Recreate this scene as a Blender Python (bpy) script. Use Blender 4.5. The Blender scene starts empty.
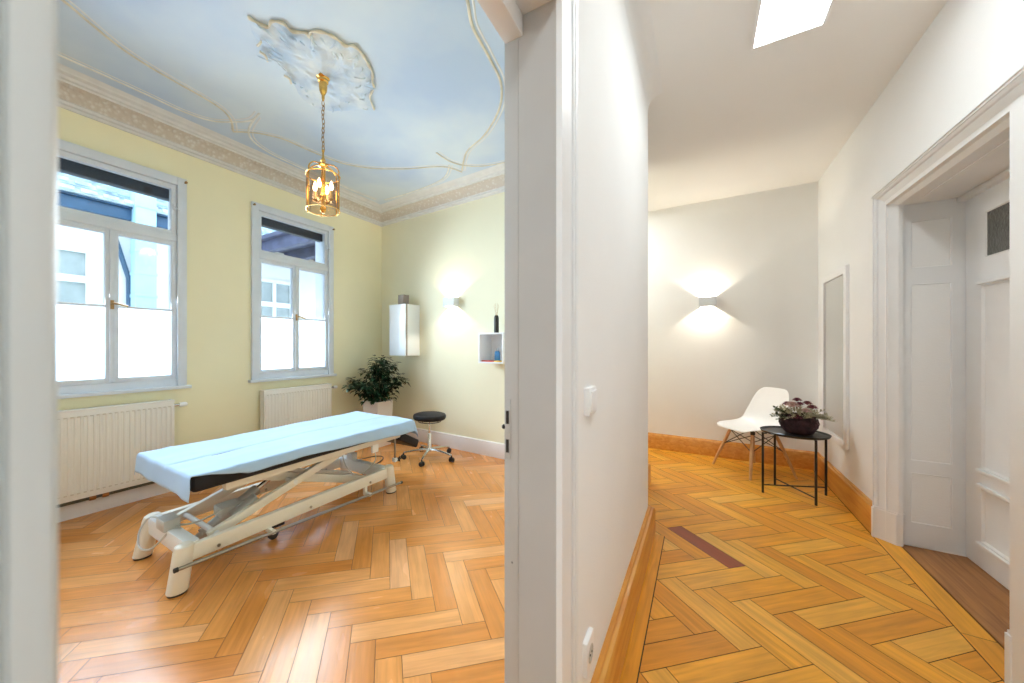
import bpy, bmesh, math, random
from mathutils import Vector, Matrix, noise
random.seed(7)
C = bpy.context.scene.collection
PI = math.pi
V = Vector

# ------------------------------------------------------------------ materials
def new_mat(name):
    m = bpy.data.materials.new(name); m.use_nodes = True
    nt = m.node_tree
    return m, nt, nt.nodes['Principled BSDF']

def mat(name, col, rough=0.5, metal=0.0, var=0.06, vscale=6.0, bump=0.0, bscale=60.0, coat=0.0, col2=None, spec=0.5, sheen=0.0):
    """principled with soft noise variation in colour and optional noise bump"""
    m, nt, b = new_mat(name)
    N = nt.nodes.new; L = nt.links.new
    tc = N('ShaderNodeTexCoord')
    nz = N('ShaderNodeTexNoise'); nz.inputs['Scale'].default_value = vscale; nz.inputs['Detail'].default_value = 4
    L(tc.outputs['Object'], nz.inputs['Vector'])
    mx = N('ShaderNodeMix'); mx.data_type = 'RGBA'
    c1 = tuple(max(0, c*(1-var)) for c in col) + (1,)
    c2 = (tuple(min(1, c*(1+var)) for c in col) if col2 is None else tuple(col2)) + (1,)
    mx.inputs[6].default_value = c1; mx.inputs[7].default_value = c2
    rp = N('ShaderNodeMapRange'); rp.inputs[1].default_value = .35; rp.inputs[2].default_value = .65
    L(nz.outputs['Fac'], rp.inputs[0]); L(rp.outputs[0], mx.inputs[0])
    L(mx.outputs[2], b.inputs['Base Color'])
    b.inputs['Roughness'].default_value = rough; b.inputs['Metallic'].default_value = metal
    b.inputs['Coat Weight'].default_value = coat; b.inputs['Specular IOR Level'].default_value = spec
    b.inputs['Sheen Weight'].default_value = sheen
    if bump:
        n2 = N('ShaderNodeTexNoise'); n2.inputs['Scale'].default_value = bscale; n2.inputs['Detail'].default_value = 3
        L(tc.outputs['Object'], n2.inputs['Vector'])
        bp = N('ShaderNodeBump'); bp.inputs['Strength'].default_value = bump; bp.inputs['Distance'].default_value = .01
        L(n2.outputs['Fac'], bp.inputs['Height']); L(bp.outputs[0], b.inputs['Normal'])
    return m

def emis(name, col, strength):
    m, nt, b = new_mat(name)
    b.inputs['Base Color'].default_value = (.8, .8, .8, 1)
    b.inputs['Emission Color'].default_value = tuple(col)+(1,)
    b.inputs['Emission Strength'].default_value = strength
    return m

def glassy(name, tint, gloss=.07, rough=.02):
    m, nt, b = new_mat(name)
    nt.nodes.remove(b); N = nt.nodes.new; L = nt.links.new
    t = N('ShaderNodeBsdfTransparent'); t.inputs[0].default_value = tuple(tint)+(1,)
    g = N('ShaderNodeBsdfGlossy'); g.inputs['Roughness'].default_value = rough
    lw = N('ShaderNodeLayerWeight'); lw.inputs[0].default_value = .25
    mr = N('ShaderNodeMapRange'); mr.inputs[3].default_value = gloss; mr.inputs[4].default_value = .5
    L(lw.outputs['Fresnel'], mr.inputs[0])
    x = N('ShaderNodeMixShader'); L(mr.outputs[0], x.inputs[0]); L(t.outputs[0], x.inputs[1]); L(g.outputs[0], x.inputs[2])
    L(x.outputs[0], nt.nodes['Material Output'].inputs[0])
    return m

def frosted(name):
    m, nt, b = new_mat(name)
    nt.nodes.remove(b); N = nt.nodes.new; L = nt.links.new
    t = N('ShaderNodeBsdfTranslucent'); t.inputs[0].default_value = (.84, .93, 1, 1)
    d = N('ShaderNodeBsdfDiffuse'); d.inputs[0].default_value = (.9, .93, .97, 1)
    x = N('ShaderNodeMixShader'); x.inputs[0].default_value = .18
    L(t.outputs[0], x.inputs[1]); L(d.outputs[0], x.inputs[2])
    L(x.outputs[0], nt.nodes['Material Output'].inputs[0])
    return m

def parquet(name, stops, rough, grain=.35, coat=.25):
    m, nt, b = new_mat(name)
    N = nt.nodes.new; L = nt.links.new
    at = N('ShaderNodeAttribute'); at.attribute_name = 'tone'
    cr = N('ShaderNodeValToRGB')
    el = cr.color_ramp.elements
    while len(el) < len(stops): el.new(.5)
    for e, (p, c) in zip(el, stops): e.position = p; e.color = tuple(c)+(1,)
    L(at.outputs['Fac'], cr.inputs[0])
    uv = N('ShaderNodeUVMap'); uv.uv_map = 'UVMap'
    mp = N('ShaderNodeMapping'); mp.inputs['Scale'].default_value = (2.2, 34, 1)
    L(uv.outputs[0], mp.inputs[0])
    nz = N('ShaderNodeTexNoise'); nz.inputs['Scale'].default_value = 1.5; nz.inputs['Detail'].default_value = 5; nz.inputs['Distortion'].default_value = .6
    L(mp.outputs[0], nz.inputs['Vector'])
    mp2 = N('ShaderNodeMapping'); mp2.inputs['Scale'].default_value = (3, 9, 1)
    L(uv.outputs[0], mp2.inputs[0])
    n2 = N('ShaderNodeTexNoise'); n2.inputs['Scale'].default_value = 1.2; n2.inputs['Detail'].default_value = 2
    L(mp2.outputs[0], n2.inputs['Vector'])
    ad = N('ShaderNodeMath'); ad.operation = 'MULTIPLY_ADD'; ad.inputs[1].default_value = .55
    L(nz.outputs['Fac'], ad.inputs[0])
    ml = N('ShaderNodeMath'); ml.operation = 'MULTIPLY'; ml.inputs[1].default_value = .45
    L(n2.outputs['Fac'], ml.inputs[0]); L(ml.outputs[0], ad.inputs[2])
    mr = N('ShaderNodeMapRange'); mr.inputs[1].default_value = .3; mr.inputs[2].default_value = .7
    mr.inputs[3].default_value = 1-grain; mr.inputs[4].default_value = 1+grain*.55
    L(ad.outputs[0], mr.inputs[0])
    vm = N('ShaderNodeVectorMath'); vm.operation = 'SCALE'
    L(cr.outputs[0], vm.inputs[0]); L(mr.outputs[0], vm.inputs['Scale'])
    L(vm.outputs[0], b.inputs['Base Color'])
    rr = N('ShaderNodeMapRange'); rr.inputs[3].default_value = rough*.8; rr.inputs[4].default_value = rough*1.3
    L(n2.outputs['Fac'], rr.inputs[0]); L(rr.outputs[0], b.inputs['Roughness'])
    b.inputs['Coat Weight'].default_value = coat; b.inputs['Coat Roughness'].default_value = .22; b.inputs['Specular IOR Level'].default_value = .35
    bp = N('ShaderNodeBump'); bp.inputs['Strength'].default_value = .12; bp.inputs['Distance'].default_value = .004
    L(nz.outputs['Fac'], bp.inputs['Height']); L(bp.outputs[0], b.inputs['Normal'])
    return m

def wood(name, c1, c2, scale=(1.5, 30, 30), rough=.38, coat=.2):
    m, nt, b = new_mat(name)
    N = nt.nodes.new; L = nt.links.new
    tc = N('ShaderNodeTexCoord'); mp = N('ShaderNodeMapping'); mp.inputs['Scale'].default_value = scale
    L(tc.outputs['Object'], mp.inputs[0])
    nz = N('ShaderNodeTexNoise'); nz.inputs['Scale'].default_value = 1.2; nz.inputs['Detail'].default_value = 6; nz.inputs['Distortion'].default_value = .8
    L(mp.outputs[0], nz.inputs['Vector'])
    cr = N('ShaderNodeValToRGB'); cr.color_ramp.elements[0].position = .32; cr.color_ramp.elements[1].position = .68
    cr.color_ramp.elements[0].color = tuple(c1)+(1,); cr.color_ramp.elements[1].color = tuple(c2)+(1,)
    L(nz.outputs['Fac'], cr.inputs[0]); L(cr.outputs[0], b.inputs['Base Color'])
    b.inputs['Roughness'].default_value = rough; b.inputs['Coat Weight'].default_value = coat
    return m

def stucco_frieze(name):
    """cornice cove: tan and white acanthus-like relief from a Voronoi pattern"""
    m, nt, b = new_mat(name)
    N = nt.nodes.new; L = nt.links.new
    tc = N('ShaderNodeTexCoord')
    vo = N('ShaderNodeTexVoronoi'); vo.inputs['Scale'].default_value = 30
    nz = N('ShaderNodeTexNoise'); nz.inputs['Scale'].default_value = 30; nz.inputs['Detail'].default_value = 3
    L(tc.outputs['Object'], vo.inputs['Vector']); L(tc.outputs['Object'], nz.inputs['Vector'])
    ad = N('ShaderNodeMath'); ad.operation = 'ADD'
    L(vo.outputs['Distance'], ad.inputs[0]); L(nz.outputs['Fac'], ad.inputs[1])
    cr = N('ShaderNodeValToRGB'); cr.color_ramp.elements[0].position = .55; cr.color_ramp.elements[1].position = 1.15
    cr.color_ramp.elements[0].color = (.66, .645, .61, 1); cr.color_ramp.elements[1].color = (.56, .51, .45, 1)
    L(ad.outputs[0], cr.inputs[0]); L(cr.outputs[0], b.inputs['Base Color'])
    bp = N('ShaderNodeBump'); bp.inputs['Strength'].default_value = .5; bp.inputs['Distance'].default_value = .012; bp.invert = True
    L(ad.outputs[0], bp.inputs['Height']); L(bp.outputs[0], b.inputs['Normal'])
    b.inputs['Roughness'].default_value = .85
    return m

M = {}
M['wall_yellow'] = mat('wall_yellow', (.86, .81, .57), .85, var=.025, vscale=1.2, bump=.10, bscale=140)
M['wall_yellow_daylit'] = mat('wall_yellow_daylit', (.85, .83, .64), .85, var=.025, vscale=1.2, bump=.10, bscale=140)  # same yellow paint, paled so the colour carries the daylight on the back wall
M['wall_white'] = mat('wall_white', (.85, .86, .855), .85, var=.015, vscale=1.5, bump=.12, bscale=150)
M['ceil_white'] = mat('ceil_white', (.85, .85, .83), .9, var=.02, vscale=.8, bump=.05, bscale=120)
M['ceil_sky'] = mat('ceil_sky', (.43, .54, .70), .9, var=0, vscale=1.05, col2=(.60, .68, .73))
M['plaster'] = mat('plaster', (.66, .67, .67), .85, var=.04, vscale=12)
M['plaster_blue'] = mat('plaster_blue', (.44, .56, .71), .9, var=0, vscale=5, col2=(.66, .70, .71), bump=.8, bscale=22)
M['gilt'] = mat('gilt', (.60, .56, .46), .7, var=.15, vscale=14)
M['gilt_pale'] = mat('gilt_pale', (.70, .70, .66), .75, var=.1, vscale=14)
M['frieze'] = stucco_frieze('frieze')
M['lacquer'] = mat('lacquer', (.80, .82, .83), .38, var=.02, vscale=5, bump=.02, bscale=30)
M['lacquer_near_shade'] = mat('lacquer_near_shade', (.56, .60, .60), .38, var=.02, vscale=5)  # white frame lacquer, dimmed in colour for the shade on the near casing
M['lacquer_jamb_shade'] = mat('lacquer_jamb_shade', (.47, .465, .45), .42, var=.03, vscale=4)  # white frame lacquer with the shading of the jamb faces put into its colour
M['win_white'] = mat('win_white', (.66, .71, .78), .4, var=.03, vscale=6)
M['base_white'] = mat('base_white', (.76, .72, .73), .45, var=.02)
M['radiator'] = mat('radiator', (.80, .78, .74), .4, var=.015)
M['rad_mark'] = mat('rad_mark', (.62, .58, .52), .6)
M['dark_gap'] = mat('dark_gap', (.02, .015, .01), .8)
M['pipe_dark'] = mat('pipe_dark', (.10, .11, .09), .55)
M['copper'] = mat('copper', (.45, .22, .10), .35, metal=.9)
M['parq_left'] = parquet('parq_left', [(0, (.54, .170, .034)), (.16, (.66, .245, .050)), (.55, (.73, .300, .075)), (.85, (.77, .345, .11)), (1, (.80, .41, .19))], .24, grain=.28, coat=.3)
M['parq_right'] = parquet('parq_right', [(0, (.30, .060, .016)), (.07, (.68, .270, .020)), (.5, (.78, .345, .026)), (.85, (.80, .385, .040)), (1, (.82, .44, .08))], .42, grain=.3, coat=.1)
M['wood_base'] = wood('wood_base', (.55, .205, .022), (.70, .34, .065), (18, 2, 30))
M['wood_thr'] = wood('wood_thr', (.25, .095, .022), (.42, .185, .050), (40, 2, 20), rough=.5)
M['beech'] = wood('beech', (.50, .27, .11), (.62, .37, .18), (30, 30, 3), rough=.45)
M['sheet'] = mat('sheet', (.37, .53, .75), .8, var=.03, vscale=3, bump=.25, bscale=9, sheen=.2)
M['black_vinyl'] = mat('black_vinyl', (.012, .012, .016), .55, var=.2, spec=.25)
M['cream_metal'] = mat('cream_metal', (.78, .74, .66), .35, var=.02, coat=.2)
M['white_metal'] = mat('white_metal', (.80, .82, .84), .35, var=.02, coat=.2)
M['grey_metal'] = mat('grey_metal', (.46, .46, .45), .4, metal=.3)
M['grey_plastic'] = mat('grey_plastic', (.50, .50, .48), .5)
M['chrome'] = mat('chrome', (.72, .71, .69), .16, metal=1, var=.02)
M['steel'] = mat('steel', (.34, .31, .27), .32, metal=1, var=.04)
M['rubber'] = mat('rubber', (.02, .02, .022), .6)
M['black_metal'] = mat('black_metal', (.012, .012, .013), .45)
M['white_plastic'] = mat('white_plastic', (.86, .87, .88), .32, var=.01)
M['sconce_white'] = mat('sconce_white', (.66, .70, .73), .5, var=.02)
M['white_gloss'] = mat('white_gloss', (.78, .82, .86), .14, var=.01, coat=.3)
M['taupe'] = mat('taupe', (.24, .20, .18), .5)
M['brass'] = mat('brass', (.72, .43, .12), .24, metal=1, var=.08, vscale=20)
M['brass_old'] = mat('brass_old', (.35, .22, .10), .35, metal=.9)
M['smoke_glass'] = glassy('smoke_glass', (.74, .62, .52), gloss=.06)
M['glass'] = glassy('glass', (.96, .985, 1.0), gloss=.015)
M['frosted'] = frosted('frosted')
M['mirror'] = mat('mirror', (.88, .89, .87), .02, metal=1, var=0)
M['door_glass'] = mat('door_glass', (.085, .085, .075), .32, var=.25, vscale=30, bump=.4, bscale=70)
M['leaf'] = mat('leaf', (.018, .052, .026), .25, var=.5, vscale=9, coat=.3)
M['stem'] = mat('stem', (.10, .065, .035), .8)
M['soil'] = mat('soil', (.03, .02, .014), .95, bump=.8, bscale=60)
M['pot'] = mat('pot', (.76, .70, .66), .4, var=.02)
M['bulb'] = emis('bulb', (1, .76, .44), 15)
M['candle'] = mat('candle', (.82, .66, .36), .5)
M['led_panel'] = emis('led_panel', (.92, .98, 1), 10.5)
M['led_fill_back'] = emis('led_fill_back', (.92, .98, 1), 16)
M['led_fill_niche'] = emis('led_fill_niche', (.96, .98, 1), 20)
M['led'] = emis('led', (1, .80, .52), 30)
M['twig'] = mat('twig', (.055, .022, .028), .75, var=.4, vscale=30)
M['fl_pink'] = mat('fl_pink', (.62, .42, .38), .8, var=.15, vscale=40)
M['fl_plum'] = mat('fl_plum', (.20, .045, .07), .8, var=.3, vscale=40)
M['fl_sage'] = mat('fl_sage', (.46, .43, .30), .85, var=.3, vscale=40)
M['fl_green'] = mat('fl_green', (.05, .075, .035), .6, var=.4, vscale=30)
M['card'] = mat('card', (.42, .62, .80), .3, var=.05)
M['blue_bottle'] = mat('blue_bottle', (.05, .25, .55), .25, coat=.4)
M['red_cloth'] = mat('red_cloth', (.60, .07, .04), .7)
M['yellow_cloth'] = mat('yellow_cloth', (.75, .45, .06), .7)
M['black_ceramic'] = mat('black_ceramic', (.02, .017, .016), .35)
M['reed'] = mat('reed', (.66, .50, .28), .7)
M['facade'] = mat('facade', (.88, .89, .90), .9, var=.02)
M['nb_pane'] = mat('nb_pane', (.34, .40, .43), .35, var=.1)
M['nb_frame'] = mat('nb_frame', (.90, .92, .94), .5)
M['gutter'] = mat('gutter', (.035, .10, .20), .45, var=.1)
M['beam'] = mat('beam', (.085, .095, .17), .6, var=.2)
M['tile'] = mat('tile', (.50, .60, .66), .8, var=.25, vscale=7)
M['duct'] = mat('duct', (.42, .68, .84), .5, var=.05)
M['ground'] = mat('ground', (.60, .60, .58), .9)
M['blind'] = mat('blind', (.012, .018, .03), .5)

# ------------------------------------------------------------------ mesh helpers
class MB:
    def __init__(s): s.bm = bmesh.new(); s.mats = []; s.cur = 0
    def use(s, m):
        if m not in s.mats: s.mats.append(m)
        s.cur = s.mats.index(m); return s
    def _tag(s, faces):
        for f in faces: f.material_index = s.cur
    def face(s, pts):
        vs = [s.bm.verts.new(p) for p in pts]
        f = s.bm.faces.new(vs); f.material_index = s.cur; return f
    def box(s, lo, hi, bevel=0, seg=2, mtx=None):
        t = bmesh.new()
        bmesh.ops.create_cube(t, size=1)
        lo, hi = V(lo), V(hi); c = (lo+hi)/2; d = hi-lo
        for v in t.verts: v.co = V((v.co.x*d.x, v.co.y*d.y, v.co.z*d.z)) + c
        if bevel: bmesh.ops.bevel(t, geom=t.edges[:], offset=bevel, segments=seg, profile=.6, affect='EDGES')
        if mtx is not None: bmesh.ops.transform(t, matrix=mtx, verts=t.verts)
        s._join(t); return s
    def _join(s, t):
        mp = {}
        for v in t.verts: mp[v] = s.bm.verts.new(v.co)
        for f in t.faces:
            try:
                g = s.bm.faces.new([mp[v] for v in f.verts]); g.material_index = s.cur
            except ValueError: pass
        t.free()
    def ring(s, c, ax1, ax2, r1, r2, n):
        return [s.bm.verts.new(c + ax1*(r1*math.cos(2*PI*k/n)) + ax2*(r2*math.sin(2*PI*k/n))) for k in range(n)]
    def skin(s, rings, closed=True, cap0=True, cap1=True):
        n = len(rings[0])
        for a, b in zip(rings, rings[1:]):
            for k in range(n if closed else n-1):
                f = s.bm.faces.new((a[k], a[(k+1) % n], b[(k+1) % n], b[k])); f.material_index = s.cur
        if cap0: f = s.bm.faces.new(rings[0][::-1]); f.material_index = s.cur
        if cap1: f = s.bm.faces.new(rings[-1]); f.material_index = s.cur
    def cyl(s, a, b, r1, r2=None, n=16, caps=True):
        a, b = V(a), V(b); r2 = r1 if r2 is None else r2
        d = (b-a).normalized(); u = d.orthogonal().normalized(); w = d.cross(u)
        s.skin([s.ring(a, u, w, r1, r1, n), s.ring(b, u, w, r2, r2, n)], cap0=caps, cap1=caps); return s
    def tube(s, pts, r, n=8, closed=False, flat=1.0, rs=None):
        pts = [V(p) for p in pts]; m = len(pts); rings = []
        up = None
        for i, p in enumerate(pts):
            if closed: t = (pts[(i+1) % m]-pts[i-1]).normalized()
            else: t = (pts[min(i+1, m-1)]-pts[max(i-1, 0)]).normalized()
            if up is None: up = t.orthogonal().normalized() if abs(t.z) > .9 else V((0, 0, 1))
            u = (up - t*up.dot(t))
            u = u.normalized() if u.length > 1e-5 else t.orthogonal().normalized()
            w = t.cross(u); up = u
            rr = r if rs is None else rs[i]
            rings.append(s.ring(p, w, u, rr, rr*flat, n))
        if closed: rings.append(rings[0]); s.skin(rings, cap0=False, cap1=False)
        else: s.skin(rings)
        return s
    def lathe(s, c, prof, n=24, axis=(0, 0, 1), sx=1, sy=1):
        c = V(c); rings = []
        z = V(axis).normalized(); u = V((1, 0, 0)) if abs(z.z) > .9 else z.orthogonal().normalized(); w = z.cross(u)
        for r, h in prof: rings.append(s.ring(c+z*h, u, w, max(r, 1e-4)*sx, max(r, 1e-4)*sy, n))
        s.skin(rings); return s
    def prism(s, poly, z0, z1):
        """poly: list of (x, y); extruded in z"""
        a = [s.bm.verts.new((x, y, z0)) for x, y in poly]; b = [s.bm.verts.new((x, y, z1)) for x, y in poly]
        s.skin([a, b]); return s
    def sweep(s, path, prof, side=1, miter=True, faces_mat=None):
        """profile (offset from wall, z) along a plan polyline; side=+1: offsets go to the right of travel"""
        P = [V((x, y, 0)) for x, y in path]; rows = []
        for i, p in enumerate(P):
            ns = []
            if i > 0: d = (P[i]-P[i-1]).normalized(); ns.append(V((d.y, -d.x, 0))*side)
            if i < len(P)-1: d = (P[i+1]-P[i]).normalized(); ns.append(V((d.y, -d.x, 0))*side)
            n = ns[0] if len(ns) == 1 else (ns[0]+ns[1])/(1+ns[0].dot(ns[1]))
            rows.append([s.bm.verts.new(p + n*o + V((0, 0, z))) for o, z in prof])
        k = len(prof)
        for a, b in zip(rows, rows[1:]):
            for j in range(k):
                f = s.bm.faces.new((a[j], a[(j+1) % k], b[(j+1) % k], b[j]))
                f.material_index = s.cur if faces_mat is None else faces_mat[j]
        for r in (rows[0], rows[-1]):
            f = s.bm.faces.new(r); f.material_index = s.cur
        return s
    def build(s, name, m=None, parent=None, smooth=None, angle=35):
        if m is not None and not s.mats: s.mats = [m]
        bmesh.ops.recalc_face_normals(s.bm, faces=s.bm.faces)
        if smooth is not False:
            for f in s.bm.faces: f.smooth = True
            lim = math.radians(angle)
            for e in s.bm.edges:
                if len(e.link_faces) == 2:
                    e.smooth = e.calc_face_angle(0) < lim
                else: e.smooth = True
        me = bpy.data.meshes.new(name); s.bm.to_mesh(me); s.bm.free()
        for x in s.mats: me.materials.append(x)
        o = bpy.data.objects.new(name, me); C.objects.link(o)
        if parent is not None:
            o.parent = parent
        return o

INV = {}
def thing(name, label, cat, loc=(0, 0, 0), group=None, kind=None):
    o = bpy.data.objects.new(name, None); C.objects.link(o)
    o.location = loc; o.empty_display_size = .1
    o['label'] = label; o['category'] = cat
    if group: o['group'] = group
    if kind: o['kind'] = kind
    return o
def tag(o, label, cat, group=None, kind=None):
    o['label'] = label; o['category'] = cat
    if group: o['group'] = group
    if kind: o['kind'] = kind
    return o
def part(mb, name, m, par, **k):
    """mesh built in world coordinates, parented to a thing placed at its base"""
    o = mb.build(name, m, par, **k)
    base = V((0, 0, 0)); p = par
    while p is not None: base += p.location; p = p.parent
    o.data.transform(Matrix.Translation(-base))
    return o
def struct(mb, name, m, label, cat, **k):
    return tag(mb.build(name, m, **k), label, cat, kind='structure')

def smooth_path(pts, k=8, closed=False):
    """Catmull-Rom through 2-D or 3-D points"""
    P = [V(p if len(p) == 3 else (p[0], p[1], 0)) for p in pts]; out = []; n = len(P)
    for i in range(n if closed else n-1):
        if closed: a, b, c, d = P[i-1], P[i], P[(i+1) % n], P[(i+2) % n]
        else: a, b, c, d = P[max(i-1, 0)], P[i], P[i+1], P[min(i+2, n-1)]
        for j in range(k):
            t = j/k
            out.append(.5*((2*b)+(c-a)*t+(2*a-5*b+4*c-d)*t*t+(3*b-a-3*c+d)*t**3))
    if not closed: out.append(P[-1])
    return out

# ------------------------------------------------------------------ main dimensions (metres; y runs along the corridor)
XW = -3.835                  # inner face of window wall
HL, HC = 3.12, 2.90          # ceilings: treatment room, corridor
WX, RX = -.294, -.396        # partition: corridor face, room face
JN, JF = .0443, .832          # doorway: near and far jamb
HD = 2.012                   # doorway head
RW = .995                    # corridor right wall
YE = 5.0                     # corridor end wall
YB = -2.4                    # walls behind the camera
def yb(x): return 3.74-.06*(x-XW)    # back wall of the treatment room (slightly out of square)

# ------------------------------------------------------------------ floor: two herringbone fields, borders, dark joints
def clip(poly, box):
    x0, y0, x1, y1 = box
    for ax, lim, sg in ((0, x0, 1), (0, x1, -1), (1, y0, 1), (1, y1, -1)):
        out = []
        for i, p in enumerate(poly):
            q = poly[(i+1) % len(poly)]
            dp, dq = sg*(p[0+ax]-lim), sg*(q[0+ax]-lim)
            if dp >= 0: out.append(p)
            if dp*dq < 0:
                t = dp/(dp-dq); out.append(tuple(p[k]+(q[k]-p[k])*t for k in range(len(p))))
        poly = out
        if len(poly) < 3: return []
    return poly
fb = MB(); fb.use(M['dark_gap']); fb.use(M['parq_left']); fb.use(M['parq_right'])
tone = fb.bm.loops.layers.float_color.new('tone'); uvl = fb.bm.loops.layers.uv.new('UVMap')
def plank(poly, uv, t, m, z=0.0):
    """poly (x, y), uv per corner"""
    vs = [fb.bm.verts.new((p[0], p[1], z)) for p in poly]
    f = fb.bm.faces.new(vs); f.material_index = m
    if f.normal.z < 0 or (f.normal_update() or f.normal.z < 0): f.normal_flip()
    mp = {v: (u, p) for v, u, p in zip(vs, uv, poly)}
    for l in f.loops:
        l[uvl].uv = mp[l.vert][0]; l[tone] = (t, t, t, 1)
def herring(low, L, w, boxes, m, gap, tonefn, sp=None):
    """low = lowest corner of one NE plank; rows run along x"""
    r2 = math.sqrt(.5)
    ox, oy = low[0]-math.sqrt(2)*w, low[1]+math.sqrt(2)*L
    rng = random.Random(11)
    X0 = min(b[0] for b in boxes); X1 = max(b[2] for b in boxes); Y0 = min(b[1] for b in boxes); Y1 = max(b[3] for b in boxes)
    for j in range(-30, 31):
        for i in range(-60, 61):
            for kind in (0, 1):
                bx, by = i*w+j*L, i*w-j*L
                if kind == 0: rc = (bx+gap, by+gap, bx+L-gap, by+w-gap)
                else: rc = (bx+L+gap, by+w-L+gap, bx+L+w-gap, by+w-gap)
                co = [(rc[0], rc[1]), (rc[2], rc[1]), (rc[2], rc[3]), (rc[0], rc[3])]
                off = (rng.random()*40, rng.random()*40); tr = rng.random()
                pts = []
                for (a, b) in co:
                    X = ox+(a+b)*r2; Y = oy+(b-a)*r2
                    u = ((a-bx, b-by) if kind == 0 else (b-by, a-bx))
                    pts.append((X, Y, u[0]+off[0], u[1]+off[1]))
                cx = sum(p[0] for p in pts)/4; cy = sum(p[1] for p in pts)/4
                if not (X0-.5 < cx < X1+.5 and Y0-.5 < cy < Y1+.5): continue
                t = tonefn(tr, cx, cy, kind)
                for b in boxes:
                    c = clip(pts, b)
                    if len(c) >= 3:
                        a = sum(c[k][0]*c[(k+1) % len(c)][1]-c[(k+1) % len(c)][0]*c[k][1] for k in range(len(c)))
                        if abs(a) > 2e-4: plank([p[:2] for p in c], [p[2:] for p in c], t, m)
def tl(t, x, y, k): return .12+.86*t**1.15
def tr_(t, x, y, k):
    if k == 0 and abs(x+.045) < .06 and abs(y-2.70) < .07: return 0.0   # the one dark red-brown plank
    return .1+.9*t
herring((-1.681, 1.025), .4815, .1047, [(XW-.05, YB-.1, RX, 3.9)], 1, .0011, tl)
herring((-.035, 2.192), .466, .1115, [(-.196, YB-.1, .948, YE+.1), (-2.3, 3.7, -.196, YE+.1), (-.43, 2.715, -.196, 3.7)], 2, .0016, tr_)
def strip(x0, y0, x1, y1, m, along='y', n=None):
    L = (y1-y0) if along == 'y' else (x1-x0)
    n = n or max(1, round(L/1.3)); g = .0015
    for k in range(n):
        a, b = k/n, (k+1)/n; t = .35+.4*random.random(); o = random.random()*30
        if along == 'y':
            q = [(x0+g, y0+L*a+g), (x1-g, y0+L*a+g), (x1-g, y0+L*b-g), (x0+g, y0+L*b-g)]; uv = [(p[1]+o, p[0]+o) for p in q]
        else:
            q = [(x0+L*a+g, y0+g), (x0+L*b-g, y0+g), (x0+L*b-g, y1-g), (x0+L*a+g, y1-g)]; uv = [(p[0]+o, p[1]+o) for p in q]
        plank(q, uv, t, m)
strip(-.30, YB-.1, -.199, 2.72, 2)          # border along the partition
strip(.951, YB-.1, 1.052, YE, 2)            # border along the right wall and doorway
strip(RX, JN-.05, -.30, JF+.05, 2, 'y', 1)  # boards in the doorway
fb.cur = 0; fb.face([(XW-.2, YB-.2, -.003), (1.2, YB-.2, -.003), (1.2, YE+.2, -.003), (XW-.2, YE+.2, -.003)])
struct(fb, 'floor', None, 'herringbone wood floor running through treatment room and corridor', 'floor', smooth=False)

# ------------------------------------------------------------------ walls
W1 = (.430, 1.355); W2 = (1.955, 2.885); W0 = (-1.55, -.62)      # window openings along y
ZS, ZT = .93, 2.67
mb = MB()
for (a, b) in ((YB, W0[0]), (W0[1], W1[0]), (W1[1], W2[0]), (W2[1], 3.95)): mb.box((XW-.30, a, 0), (XW, b, HL+.1))
for (a, b) in (W0, W1, W2):
    mb.box((XW-.30, a, 0), (XW, b, ZS)); mb.box((XW-.30, a, ZT), (XW, b, HL+.1))
struct(mb, 'wall_left', M['wall_yellow'], 'pale yellow window wall of the treatment room', 'wall')
mb = MB()
mb.prism([(XW-.1, yb(XW-.1)), (-.5, yb(-.5)), (-.5, yb(-.5)+.12), (XW-.1, yb(XW-.1)+.12)], 0, HL+.1)
struct(mb, 'wall_back', M['wall_yellow_daylit'], 'pale yellow back wall carrying cabinet, lit sconce and cube shelf', 'wall')
mb = MB(); mb.use(M['wall_white'])
mb.box((RX, YB, 0), (WX, JN-.02, HL+.1)); mb.box((RX, JF+.02, 0), (WX, 2.70, HL+.1)); mb.box((RX, JN-.02, HD+.07), (WX, JF+.02, HL+.1))
mb.box((-.56, 2.58, 0), (-.425, 3.70, HL+.1))
mb.use(M['wall_yellow'])
mb.box((RX-.006, YB, 0), (RX-.001, JN-.03, HL)); mb.box((RX-.006, JF+.03, 0), (RX-.001, 2.58, HL)); mb.box((RX-.006, JN-.03, HD+.1), (RX-.001, JF+.03, HL))
struct(mb, 'wall_middle', None, 'white partition wall between treatment room and corridor with a doorway', 'wall')
mb = MB()
DY0, DY1, DZ = 2.285, 3.375, 2.127        # right doorway
mb.box((RW, YB, 0), (RW+.45, DY0-.03, HC+.1)); mb.box((RW, DY1+.035, 0), (RW+.45, YE+.1, HC+.1)); mb.box((RW, DY0-.03, DZ+.02), (RW+.45, DY1+.035, HC+.1))
struct(mb, 'wall_right', M['wall_white'], 'white corridor wall with mirror and panelled doorway', 'wall')
mb = MB(); mb.box((-2.2, YE, 0), (RW, YE+.1, HC+.1)); mb.box((-2.3, 3.80, 0), (-2.2, YE+.1, HC+.1))
struct(mb, 'wall_end', M['wall_white'], 'white end wall of the corridor with a lit sconce', 'wall')
mb = MB(); mb.box((XW-.3, YB-.1, 0), (RW+.45, YB, HL+.1))
struct(mb, 'wall_front', M['wall_white'], 'plain wall behind the viewer', 'wall')

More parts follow.
